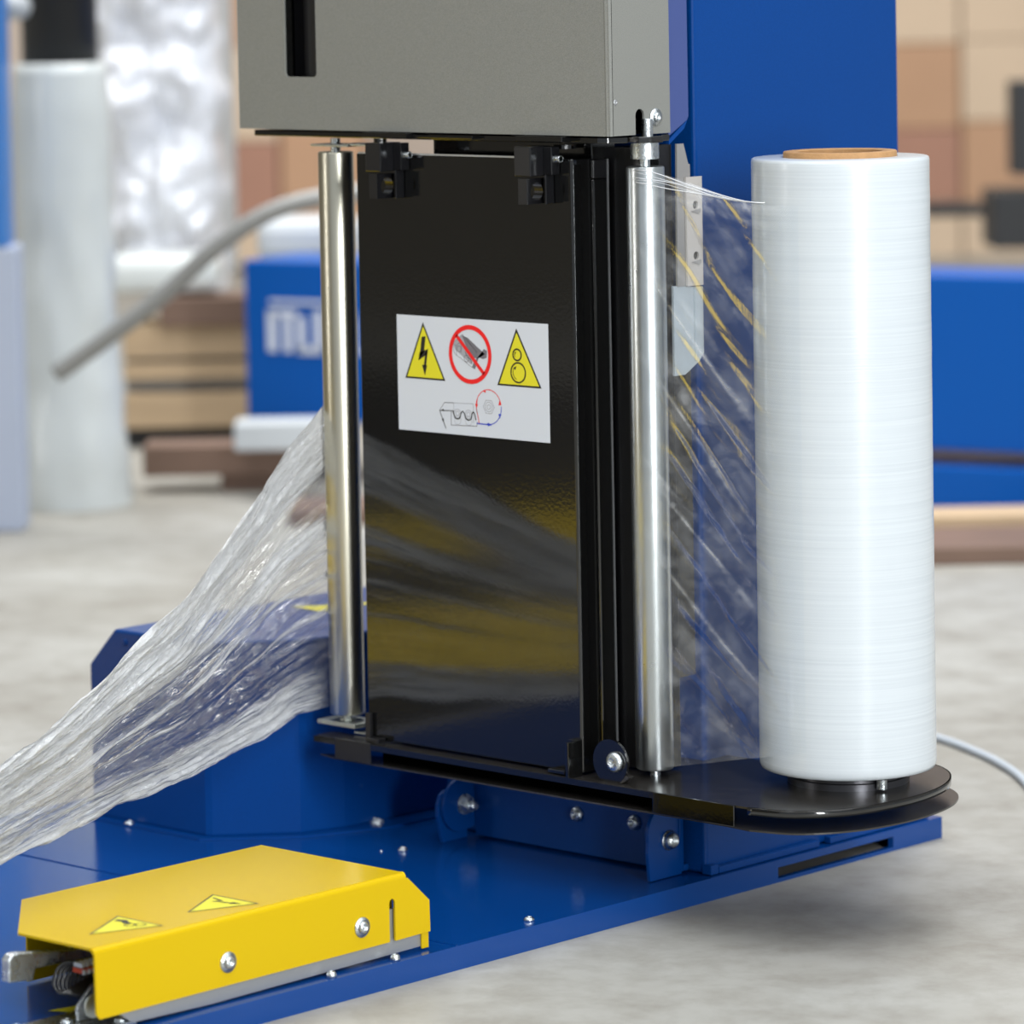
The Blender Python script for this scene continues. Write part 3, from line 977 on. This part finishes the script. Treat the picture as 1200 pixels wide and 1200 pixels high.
def resample(pts, n=12):
    P = [Vector(p) for p in pts]
    ax = [math.hypot(p.x + .374, p.y + .018) for p in P]
    out = []
    for k in range(n + 1):
        q = ax[0] + (ax[-1] - ax[0]) * k / n
        for i in range(len(P) - 1):
            if ax[i] <= q + 1e-9 and q <= ax[i + 1] + 1e-9:
                s = (q - ax[i]) / max(1e-9, ax[i + 1] - ax[i])
                out.append(P[i].lerp(P[i + 1], min(1, max(0, s)))); break
    return out


ftop = resample([(-.3735, -.0195, .4215), (-.3726, -.0223, .4197), (-.3529, -.0847, .389), (-.3384, -.1306, .3603), (-.3201, -.1886, .3281), (-.3027, -.2436, .2958),
                 (-.2858, -.297, .2673), (-.2691, -.3497, .2512), (-.2405, -.4401, .2121), (-.2079, -.5435, .1899), (-.1857, -.6137, .1767), (-.13, -.79, .165)])
fbot = resample([(-.3740, -.0180, .1445), (-.3738, -.0188, .1463), (-.3586, -.0666, .1495), (-.3209, -.1859, .1349), (-.2967, -.2625, .1266), (-.282, -.3089, .1262),
                 (-.25, -.4102, .123), (-.2067, -.5472, .1128), (-.1846, -.6171, .1065), (-.13, -.79, .10)])
NRM = Vector((.95, .30, 0)).normalized()


def gs(x, c, w):
    return math.exp(-((x - c) / w) ** 2)


def sst(a, b_, x):
    x = min(1, max(0, (x - a) / (b_ - a)))
    return x * x * (3 - 2 * x)


def film_g(u, v):
    n_ = noise.noise(Vector((u * 3, v * 14, 3)))
    n2 = noise.noise(Vector((u * 9, v * 40, 8)))
    g = 1.0 * (1 - sst(.12 + .20 * u + .05 * n_, .24 + .40 * u + .05 * n_, v)) * (.85 + .45 * n2)
    g += .75 * gs(v, .40 - .10 * u + .015 * n_, .030 + .02 * u) * (1 - sst(.5, .8, u))
    g += .40 * gs(v, .56 - .06 * u, .012) + .30 * gs(v, .68 - .04 * u, .010) + .3 * gs(v, .48 - .1 * u, .008)
    g += .6 * gs(v, .965 - .01 * u + .01 * n_, .05 + .03 * u) * sst(0, .12, u)
    g += .35 * gs(v, .90 - .12 * u + .02 * n_, .03) * sst(.0, .1, u)
    g += .75 * sst(.50, .85, u + .15 * n_) * (.55 + .6 * n2)
    g += .06 * sst(.2, .6, u)
    return max(0, min(1.15, g))


def film_p(u, v):
    # uneven edges
    p = interp(ftop, u).lerp(interp(fbot, u), v)
    lenz = (interp(ftop, u) - interp(fbot, u)).length
    w = noise.noise(Vector((u * 4, v * 16, 1.3)))
    w2 = noise.noise(Vector((u * 14, v * 46, 5.1)))
    w3 = noise.noise(Vector((u * 50, v * 60, 9.1)))
    a = sst(0, .12, u)
    w4 = noise.noise(Vector((u * 95, v * 75 + u * 20, 4.4)))
    d = a * (.010 * w + .0035 * w2 + .0014 * w3 + .0007 * w4) + .0015 * w2
    p = p + NRM * d
    e = (gs(v, 0, .03) - gs(v, 1, .03)) * .004 * noise.noise(Vector((u * 16, 7 * round(v), 2)))
    p.z += e * a + a * .0015 * w3
    return p


fs = grid('stretch_film', 420, 200, film_p, film_g, 'film_gathered',
          'crumpled clear stretch film pulled down from the left roller past the blue cover', 'plastic film')

# film web from the right roller to the roll
wa, wb = Vector((.0018, -.0072, 0)), Vector((.1545, .0240, 0))
wn = Vector((.204, -.978, 0))


def web_p(u, v):
    zt_ = .6440 - .028 * sst(0, .85, u) + .0 * u
    zb = .1300 + .028 * u
    p = wa.lerp(wb, u)
    z = zt_ + (zb - zt_) * v
    k = noise.noise(Vector((u * 3.0 - v * 5, v * 26 - u * 6.5, 2.2)))
    k2 = noise.noise(Vector((u * 9 - v * 10, v * 60 - u * 16, 6.2)))
    a = math.sin(PI * min(1, max(0, u)))
    q1 = Vector((u * 2.2 - v * 2.2, v * 13 - u * 5.0, 1.7))
    q1 = q1 + .6 * noise.noise_vector(q1 * 1.3)
    k3 = noise.noise(q1)
    p = p + wn * (a * (.0022 * k + .0040 * k3 + .0005 * k2))
    p.z = z
    return p


def web_g(u, v):
    g = .5 * gs(v, .008, .012) + .25 * gs(v, .035, .006)
    q = v - .30 * u
    n_ = noise.noise(Vector((q * 36, u * 2, 4)))
    g += .30 * max(0, n_) * (1 - .5 * v)
    g += .10
    for c in (.13, .30, .47, .60):
        g += .40 * gs(v - .38 * u + .02 * n_, c, .006) * (1 - sst(.4, .9, u))
    return min(1, g)


wb_o = grid('film_web', 120, 420, web_p, web_g, 'film_web',
            'clear stretch film web stretched between the right silver roller and the film roll', 'plastic film',
            lambda u, v: (.25 + .75 * sst(0, .2, u)) * (1 - sst(.62, 1.0, u)))
# stretched threads at the upper edge of the web
bm = bmesh.new()
random.seed(3)
for k in range(5):
    z_a = .6455 - .0030 * k
    pts = []
    for q in range(15):
        s = q / 14
        p = wa.lerp(wb, s * .80) + wn * (.0012 + .0006 * math.sin(k + s * 9))
        z = z_a + (.6185 - z_a) * sst(-.1, 1.0, s) + .001 * math.sin(s * 11 + k * 2) * (1 - s)
        pts.append((p.x, p.y, z))
    tube(bm, pts, .00022 if k % 2 else .0004, 5)
th = obj('film_strand', bm, 'film_strand', wb_o, smooth=True)
th['kind'] = 'stuff'

# ================================================================== YELLOW CLAMP COVER
yc = thing('clamp_unit', 'yellow angular clamp cover with silver hook arm on the front of the blue base', 'clamp cover', (-.09, -.44, ZB))
ZY = .0885
TH = .002
bm = bmesh.new()
topP = [(-.0125, -.620), (-.095, -.6225), (-.180, -.548), (-.178, -.290), (-.0125, -.2885)]
prism(bm, topP, ZY - TH, ZY)
# front sheet with open slot, bottom edge straight
fr = [(-.6185, .0835), (-.6180, .0375), (-.6150, .0335), (-.3065, .0345), (-.3065, .066), (-.3055, .0685), (-.3033, .0697), (-.3011, .0685), (-.3000, .066),
      (-.3000, .0345), (-.2960, .0345), (-.2600, .0350), (-.2605, .0610), (-.2850, .0835)]
prism(bm, fr, -.0100 - TH, -.0100, 'x')
# rounded fold between top and front
arcp = [(-.0100, .0835)] + [(-.0145 + .0045 * math.cos(a), .0840 + .0045 * math.sin(a)) for a in [math.radians(q) for q in range(0, 91, 18)]]
arcp += [(-.0145, ZY - TH), (-.0120, .0835)]
yv = [(-.6190, -.2870)]
prism(bm, arcp, -.6192, -.2868, 'y')
shell = obj('cover_shell', bm, 'yellow_paint', yc)
obj('end_sheet', B((-.176, -.018, -.297, -.2955, ZB + .020, ZY - TH - .0002)), 'yellow_paint', yc)
obj('end_lip', B((-.0135, -.0115, -.2685, -.2605, .0215, .0352)), 'yellow_paint', yc, bevel=.0006)
obj('back_sheet', B((-.180, -.178, -.545, -.294, ZB + .002, ZY - TH)), 'yellow_paint', yc)
# inner silver frame behind the front sheet
bm = PR([(-.2665, .0235), (-.2665, .060), (-.575, .060), (-.590, .050), (-.590, .031), (-.580, .0235), (-.50, .0215)], -.0165, -.0135, 'x')
obj('inner_frame', bm, 'steel_plate', yc)
for (y, z) in ((-.4837, .0522), (-.3379, .0526)):
    button_screw(yc, (-.0100, y, z), 'x', 1, .0050, .0035, washer=.0082, name='screw')
# hook arm
hk = [(-.6578, .0585), (-.6355, .0565), (-.6290, .0572), (-.6288, .0665), (-.5940, .0645), (-.44, .0645), (-.44, .0745), (-.6000, .0745), (-.6480, .0800), (-.6540, .0790), (-.6576, .0745)]
hk = [(-.6530, .0590), (-.6290, .0568), (-.6265, .0655), (-.5940, .0640), (-.44, .0600), (-.44, .0700), (-.5940, .0733), (-.6430, .0803), (-.6490, .0800), (-.6528, .0765)]
obj('hook_arm', PR(hk, -.079, -.070, 'x'), 'zinc', yc, bevel=.0012, seg=3)
# wire bundle under the cover
bm = bmesh.new()
for k in range(10):
    cy, cx = -.6090 + .0030 * k, -.056 + .0012 * k
    pts = []
    for q in range(15):
        a = math.radians(30 + 250 * q / 14)
        pts.append((cx + .006 * math.cos(a), cy + .0060 * math.cos(a) + .004 * math.sin(a), .0575 - .0008 * k + .0115 * math.sin(a)))
    pts.append((-.05, -.57, .060))
    tube(bm, pts, .0014, 7)
wi = obj('wire_coil', bm, 'black_satin', yc, smooth=True)
bm = B((-.052, -.042, -.605, -.50, .0615, .0650))
obj('terminal_strip', bm, 'orange_plastic', yc)
bm = bmesh.new()
for k in range(12):
    box(bm, -.0420, -.0405, -.604 + .005 * k, -.6015 + .005 * k, .0605, .0640)
    box(bm, -.0520, -.0425, -.604 + .005 * k, -.6015 + .005 * k, .0655, .0690)
pins = obj('terminal_pin', bm, 'white_sticker', yc)
pins['kind'] = 'stuff'
# silver bracket and washer at the open end
bm = bmesh.new()
prism(bm, [(-.608, .0250), (-.608, .0345), (-.606, .0380), (-.592, .0510), (-.560, .0510), (-.560, .0250)], -.047, -.044, 'x')
obj('silver_bracket', bm, 'zinc', yc, bevel=.0004)
obj('silver_washer', LA([(.0090, 0), (.0090, .0015)], (-.0260, -.6080, .0400), 'x', 32), 'zinc_plate', yc)
bm = B((-.073, -.014, -.720, -.575, ZB + .0005, ZB + .0045))
mount = obj('mounting_strip', bm, 'zinc', yc, bevel=.0006)
for (x, y) in ((-.0665, -.650), (-.0500, -.6143), (-.0215, -.585)):
    button_screw(yc, (x, y, ZB + .0045), 'z', 1, .0048, .003, name='screw')

# warning triangles on top
ik = Ink()
fnT = lambda x, y, lay: (x, y, ZY + .00006 + .00008 * lay)


def btri(ik, a, b_, c, w):
    ik.poly('yellow_sticker', [a, b_, c], 1)
    ik.line('black_ink', [a, b_, c], w, 2, True)


A1, A2, A3 = (-.0476, -.5902), (-.0757, -.5382), (-.0251, -.5372)
B1, B2, B3 = (-.0431, -.4936), (-.0722, -.4413), (-.0221, -.4395)
btri(ik, A1, A2, A3, .0016)


def tp(T, s, r):  # point inside triangle, s along first edge direction, r across
    a, b_, c = [Vector(q) for q in T]
    return a + (b_ - a) * s + (c - a) * r


T1 = (A1, A2, A3)
ik.poly('black_ink', [tp(T1, .70, .06), tp(T1, .78, .08), tp(T1, .66, .26), tp(T1, .50, .34), tp(T1, .46, .28), tp(T1, .60, .20)], 3)
ik.poly('black_ink', [tp(T1, .44, .30), tp(T1, .50, .34), tp(T1, .42, .42), tp(T1, .34, .40)], 3)
for gs_, gr_ in ((.24, .60), (.30, .44)):
    gc = tp(T1, gs_, gr_)
    ik.line('black_ink', [(gc.x + .0052 * math.cos(k * PI / 8) * (1 if k % 2 else .72), gc.y + .0052 * math.sin(k * PI / 8) * (1 if k % 2 else .72)) for k in range(16)], .0009, 3, True)
ik.build('warning_sign', yc, fnT, ['yellow_sticker', 'black_ink'])
ik = Ink()
btri(ik, B1, B2, B3, .0016)
T2 = (B1, B2, B3)
ik.line('black_ink', [tp(T2, .78, .08), tp(T2, .50, .30), tp(T2, .52, .18), tp(T2, .34, .44), tp(T2, .38, .34), tp(T2, .20, .62)], .0020, 3)
ik.poly('black_ink', [tp(T2, .30, .54), tp(T2, .22, .50), tp(T2, .10, .74)], 3)
ik.build('warning_sign', yc, fnT, ['yellow_sticker', 'black_ink'])

# ================================================================== CABLE ON THE FLOOR
pts = smooth_pts([(-.60, .86, .0042), (-.42, .82, .0042), (-.2953, .779, .0042), (-.237, .754, .0042), (-.16, .71, .0042), (-.085, .651, .0042), (.0, .56, .0042), (.12, .40, .0042), (.3, .2, .0042)], 10)
tag(obj('power_cable', tube(bmesh.new(), pts, .0040, 12), 'cable_grey', smooth=True), 'pale grey cable curving over the concrete floor right of the film roll', 'cable')

# ================================================================== ADDED YELLOW AND DARK SHEETS (beyond the left edge of the picture, mirrored in the door)
d_ = Vector((-.689, -.7248, 0)); s_ = Vector((-.7248, .689, 0))
bm = bmesh.new()
o0 = Vector((-.17, .10, 0))
prism(bm, [(p.x, p.y) for p in (Vector((-.80, -2.2, 0)), Vector((-.80, -.3, 0)), Vector((-1.32, .2, 0)), Vector((-4.2, .2, 0)), Vector((-4.2, -3.2, 0)), Vector((-1.9, -3.2, 0)))], .0, .012)
tag(obj('dark_reflection_sheet', bm, 'reflection_black'), 'added black sheet on the floor left of the machine base, mirrored in the door', 'reflection sheet')  # added to darken what the door reflects around the yellow bands
for (q0, q1, lab_) in ((1.07, 1.56, 'added wide yellow sheet on the floor left of the machine base, mirrored in the door'), (2.03, 2.40, 'added farther yellow sheet on the floor beyond the first one, mirrored in the door')):
    bm = bmesh.new()
    o0 = Vector((-.17, .10, 0))
    c4 = [o0 + d_ * q0 - s_ * 1.2, o0 + d_ * q0 + s_ * 1.2, o0 + d_ * q1 + s_ * 1.2, o0 + d_ * q1 - s_ * 1.2]
    prism(bm, [(p.x, p.y) for p in c4], .021, .026)
    tag(obj('yellow_reflection_sheet', bm, 'yellow_reflection_sheet'), lab_, 'ramp')  # added to give the door its reflected yellow bands

# ================================================================== BACKGROUND
ba = math.radians(0)


def far_beam():
    t_ = thing('blue_machine_frame', 'blurred long blue machine frame with white lettering standing in the background', 'machine', hall(0, 6.3, 0))
    rot = math.atan2(-.58, 1.04)
    bm = bmesh.new()
    hall_box(bm, -.429, 1.3, 6.58, 6.75, .096, .350, rot)
    obj('beam', bm, 'blue_far', t_, bevel=.004)
    bm = bmesh.new()
    hall_box(bm, .30, 1.6, 6.15, 6.45, .012, .074, rot)
    obj('lower_beam', bm, 'blue_far', t_, bevel=.004)
    bm = bmesh.new()
    hall_box(bm, -.40, -.30, 6.60, 6.70, 0, .096, rot)
    obj('foot', bm, 'far_dark', t_)
    bm = bmesh.new()
    hall_box(bm, .40, .46, 6.20, 6.3, 0, .10, rot)
    obj('foot', bm, 'far_dark', t_)
    # blurred block lettering on the front
    u_ = (R0 * math.cos(rot) + F0 * math.sin(rot))
    n_ = (R0 * math.sin(rot) - F0 * math.cos(rot))
    o_ = hall(-.429, 6.58, 0)
    bm = bmesh.new()
    def bar(a, b_, z0, z1):
        q = [o_ + u_ * a + n_ * .002, o_ + u_ * b_ + n_ * .002, o_ + u_ * b_ + n_ * .004, o_ + u_ * a + n_ * .004]
        prism(bm, [(p.x, p.y) for p in q], z0, z1)
    for (a, b_, z0, z1) in ((.045, .062, .205, .268), (.045, .10, .262, .272), (.075, .090, .205, .262), (.10, .115, .205, .262), (.10, .145, .203, .215),
                            (.132, .147, .205, .272), (.16, .175, .205, .272), (.16, .21, .203, .216), (.22, .236, .205, .272), (.22, .27, .26, .272), (.05, .2, .282, .288)):
        bar(a, b_, z0, z1)
    obj('lettering', bm, 'far_letters', t_)


far_beam()


def hthing(name, label, cat, boxes, m, bev=.004, group=None, rot=0.):
    bm = bmesh.new()
    for bx in boxes:
        hall_box(bm, *bx, rot)
    return tag(obj(name, bm, m, bevel=bev), label, cat, group)


# wrapped posts on the left
def lat(px, d): return (px - 600) / 4848 * d
def zz(px, py, d): return .83 - (py + 55 + .019 * (px - 600)) / 4848 * d


d = 6.3
wp = thing('wrapped_post', 'blurred thick post wrapped in white film on the floor at left, black above', 'post', hall(lat(78, d), d, 0))
c = hall(lat(75, d), d, 0)
bm = bmesh.new()
prof = [(.094, 0), (.092, .05), (.085, .09), (.080, .16), (.079, .25), (.076, .34), (.075, .42), (.077, .50), (.077, .60), (.076, .668), (.070, .676)]
rings = []
for k in range(41):
    s = k / 40
    z = .676 * s
    kk = min(int(s * 10), 9); r_ = prof[kk][0] + (prof[kk + 1][0] - prof[kk][0]) * (s * 10 - kk)
    rings.append([bm.verts.new((c.x + (r_ + .006 * noise.noise(Vector((math.cos(a) * 3, math.sin(a) * 3, z * 14))) * (1 if z < .45 else .2)) * math.cos(a),
                                c.y + (r_ + .006 * noise.noise(Vector((math.cos(a) * 3, math.sin(a) * 3, z * 14)))* (1 if z < .45 else .2)) * math.sin(a), z)) for a in [2 * PI * q / 40 for q in range(40)]])
for a, b_ in zip(rings, rings[1:]):
    for q in range(40):
        bm.faces.new((a[q], a[(q + 1) % 40], b_[(q + 1) % 40], b_[q]))
bm.faces.new(rings[-1])
mat('far_wrap', (.74, .78, .77), .22, coat=.4, var=.12, vscale=8, bump=.8, bscale=25)
mat('far_wrap_shiny', (.76, .78, .84), .16, coat=.8, coatr=.08, var=.2, vscale=10)
obj('wrap', bm, 'far_wrap', wp, smooth=True)
obj('upper_post', LA([(.058, .6765), (.058, 1.5)], (c.x, c.y, 0), 'z', 40), 'far_dark', wp, smooth=True)
obj('post_knob', LA([(.001, -.02), (.022, -.015), (.028, 0), (.022, .015), (.001, .02)], tuple(hall(lat(22, 6.22), 6.22, zz(22, 8, 6.22))), 'z', 24), 'far_white', wp, smooth=True)

d = 6.0
bp_ = thing('guard_post', 'blurred slim post at the left edge, blue above and pale lavender below', 'post', hall(lat(-15, d), d, 0))
bm = hall_box(bmesh.new(), lat(-60, d), lat(17, d), d, d + .09, 0, zz(0, 290, d)); obj('lower_post', bm, 'far_lavender', bp_, bevel=.004)
bm = hall_box(bmesh.new(), lat(-60, d), lat(7, d), d, d + .09, zz(0, 290, d), 1.6); obj('upper_post', bm, 'far_blue_post', bp_, bevel=.004)

# film-wrapped pallet load: crumpled shiny skin
d = 7.2
x0, x1 = lat(105, d), lat(262, d)
zb_, zt_ = zz(180, 345, d), 1.15
me_pts = []
bm = bmesh.new()
NX, NZ = 60, 120
vs = []
for i in range(NX + 1):
    row = []
    for k in range(NZ + 1):
        u, v = i / NX, k / NZ
        l_ = x0 + (x1 - x0) * u
        dd = d + .10 * (abs(u - .5) * 2) ** 6
        z = zb_ + (zt_ - zb_) * v
        w = .045 * noise.noise(Vector((u * 2.5, v * 9, 3))) + .018 * noise.noise(Vector((u * 8, v * 26, 7)))
        l_ += (.02 * noise.noise(Vector((u, v * 12, 9)))) * (abs(u - .5) * 2) ** 3
        row.append(bm.verts.new(hall(l_, dd + w, z)))
    vs.append(row)
for i in range(NX):
    for k in range(NZ):
        bm.faces.new((vs[i][k], vs[i + 1][k], vs[i + 1][k + 1], vs[i][k + 1]))
ld = thing('wrapped_load', 'blurred tall load wrapped in shiny crumpled film behind the white post', 'wrapped load', hall(lat(183, d), d, 0))
obj('film_wrap', bm, 'far_wrap_shiny', ld, smooth=True)
bm = hall_box(bmesh.new(), x0 + .01, x1 - .01, d + .10, d + .5, zb_ + .01, zt_); obj('load_core', bm, 'far_white', ld)
hthing('white_bundle', 'blurred low white bundle lying under the shiny wrapped load', 'bundle',
       [(lat(120, 7.0), lat(255, 7.0), 7.0, 7.15, zz(200, 345, 7.0), zz(200, 300, 7.0))], 'far_wrap', .02)

# bent grey pipe
d = 5.9
pp_ = smooth_pts([hall(lat(x, d), d, zz(x, y, d)) for x, y in ((60, 440), (120, 398), (190, 345), (250, 292), (310, 252), (375, 232), (460, 225), (560, 240))], 8)
tag(obj('grey_pipe', tube(bmesh.new(), pp_, .013, 12), 'far_grey', smooth=True), 'blurred bent grey pipe sweeping up behind the left roller', 'pipe')

# timber stack
d = 7.0
ys_ = [(382, 420, 'wood'), (426, 446, 'wood'), (462, 503, 'wood')]
k = 0
lb = ['uppermost', 'middle', 'lowest']
for (ya, yb, mm) in ys_:
    hthing('timber_plank', 'blurred pale timber board, %s of the stack left of the blue frame' % lb[k], 'board',
           [(lat(140, d), lat(300, d), d, d + .2, zz(210, yb, d), zz(210, ya, d))], mm, .002, 'timber boards left of the blue frame')
    k += 1
for (ya, yb, lb_) in ((446, 462, 'lower'), (420, 426, 'upper')):
    hthing('timber_spacer', 'blurred grey spacer strip, the %s one between the pale timber boards' % lb_, 'board', [(lat(140, d), lat(300, d), d + .03, d + .18, zz(210, yb, d) + .001, zz(210, ya, d) - .001)], 'far_grey', 0)
hthing('dark_crate', 'blurred dark crate on top of the timber stack', 'crate', [(lat(185, 7.0), lat(300, 7.0), 6.98, 7.12, zz(230, 381, 7.0), zz(230, 348, 7.0))], 'wood_brown', .002)
hthing('dark_gap_block', 'blurred dark block standing in for the shaded gap under the timber stack', 'gap filler', [(lat(140, 7.0), lat(300, 7.0), 7.03, 7.2, 0, zz(210, 503, 7.0))], 'far_dark', 0)  # dark colour stands in for the shaded gap beneath the boards
# brown boards on the floor left
hthing('brown_pallet', 'blurred reddish brown pallet lying on the floor below the timber stack', 'pallet',
       [(lat(160, 6.4), lat(350, 6.4), 6.4, 6.5, zz(250, 560, 6.4), zz(250, 524, 6.4)), (lat(250, 6.4), lat(345, 6.4), 6.42, 6.48, 0.0, zz(300, 560, 6.4))], 'wood_brown', .002)
hthing('pale_block', 'blurred pale block on the floor under the left end of the blue frame', 'block',
       [(lat(268, 6.3), lat(392, 6.3), 6.3, 6.38, zz(330, 530, 6.3), zz(330, 497, 6.3))], 'far_white', .004)
hthing('brown_offcut', 'blurred brown timber offcut on the floor behind the draped film', 'board',
       [(lat(330, 6.0), lat(470, 6.0), 6.0, 6.15, 0, zz(360, 600, 6.0))], 'wood_brown', .004)
# right hand side, under and above the blue frame
hthing('tan_pallet_board', 'blurred tan board lying in front of the blue frame at right edge', 'board',
       [(lat(1060, 5.75), lat(1330, 5.75), 5.72, 5.82, zz(1150, 632, 5.75), zz(1150, 604, 5.75))], 'wood', .002)
hthing('brown_pallet', 'blurred brown pallet on the floor at the right edge beside the film roll', 'pallet',
       [(lat(1085, 5.5), lat(1340, 5.5), 5.5, 5.7, 0.0, zz(1150, 645, 5.5))], 'wood_brown', .002)
# cartons
d = 11.0
cols = [
    (225, 328, (-70, 55, 165, 262, 311), ('carton', 'carton_pale', 'carton_red', 'carton_pale'), 'left of the grey housing',
     ('brown carton at picture top', 'pale carton, second from top', 'reddish brown carton, third from top', 'pale carton on the floor')),
    (331, 428, (-70, 95, 258, 311), ('carton', 'carton', 'carton_pale'), 'behind the left roller', ('tan carton at picture top', 'tan carton in the middle', 'pale carton on the floor')),
    (1030, 1128, (-70, 50, 150, 236, 311), ('carton_pale', 'carton', 'carton_red', 'carton_pale'), 'just right of the mast',
     ('cream carton at picture top', 'brown carton, second from top', 'reddish carton, third from top', 'cream carton on the floor')),
    (1131, 1262, (-70, 44, 140, 236, 311), ('carton_pale', 'carton_pale', 'carton', 'carton_pale'), 'at the right picture edge',
     ('cream carton at picture top', 'pale carton, second from top', 'tan carton, third from top', 'cream carton on the floor')),
]
for (xa, xb, ys_, ms_, where, lbs) in cols:
    for q in range(len(ys_) - 1):
        xm = (xa + xb) / 2
        hthing('carton', 'blurred %s of the stack %s' % (lbs[q], where), 'carton',
               [(lat(xa, d), lat(xb, d), d, d + .45, max(0, zz(xm, ys_[q + 1], d)), zz(xm, ys_[q], d) - .003)], ms_[q], .003)
d = 8.6
hthing('dark_box', 'blurred small black box standing above the blue frame at the right edge', 'box',
       [(lat(1165, d), lat(1260, d), d, d + .2, zz(1190, 292, d), zz(1190, 225, d)), ], 'far_dark', .004)
hthing('dark_bar', 'blurred flat dark bar lying beside the black box at right', 'bar',
       [(lat(1088, d), lat(1155, d), d, d + .1, zz(1120, 254, d), zz(1120, 240, d)), ], 'far_dark', .004)
hthing('dark_post', 'blurred dark upright post at the right picture edge', 'post', [(lat(1190, d), lat(1230, d), d, d + .1, zz(1200, 205, d), zz(1200, 95, d))], 'far_dark', .004)
hthing('white_bag', 'blurred white bag lying on the blue frame behind the left roller', 'bag',
       [(lat(300, 6.75), lat(420, 6.75), 6.75, 6.9, zz(340, 308, 6.75), zz(340, 258, 6.75))], 'far_white', .02)
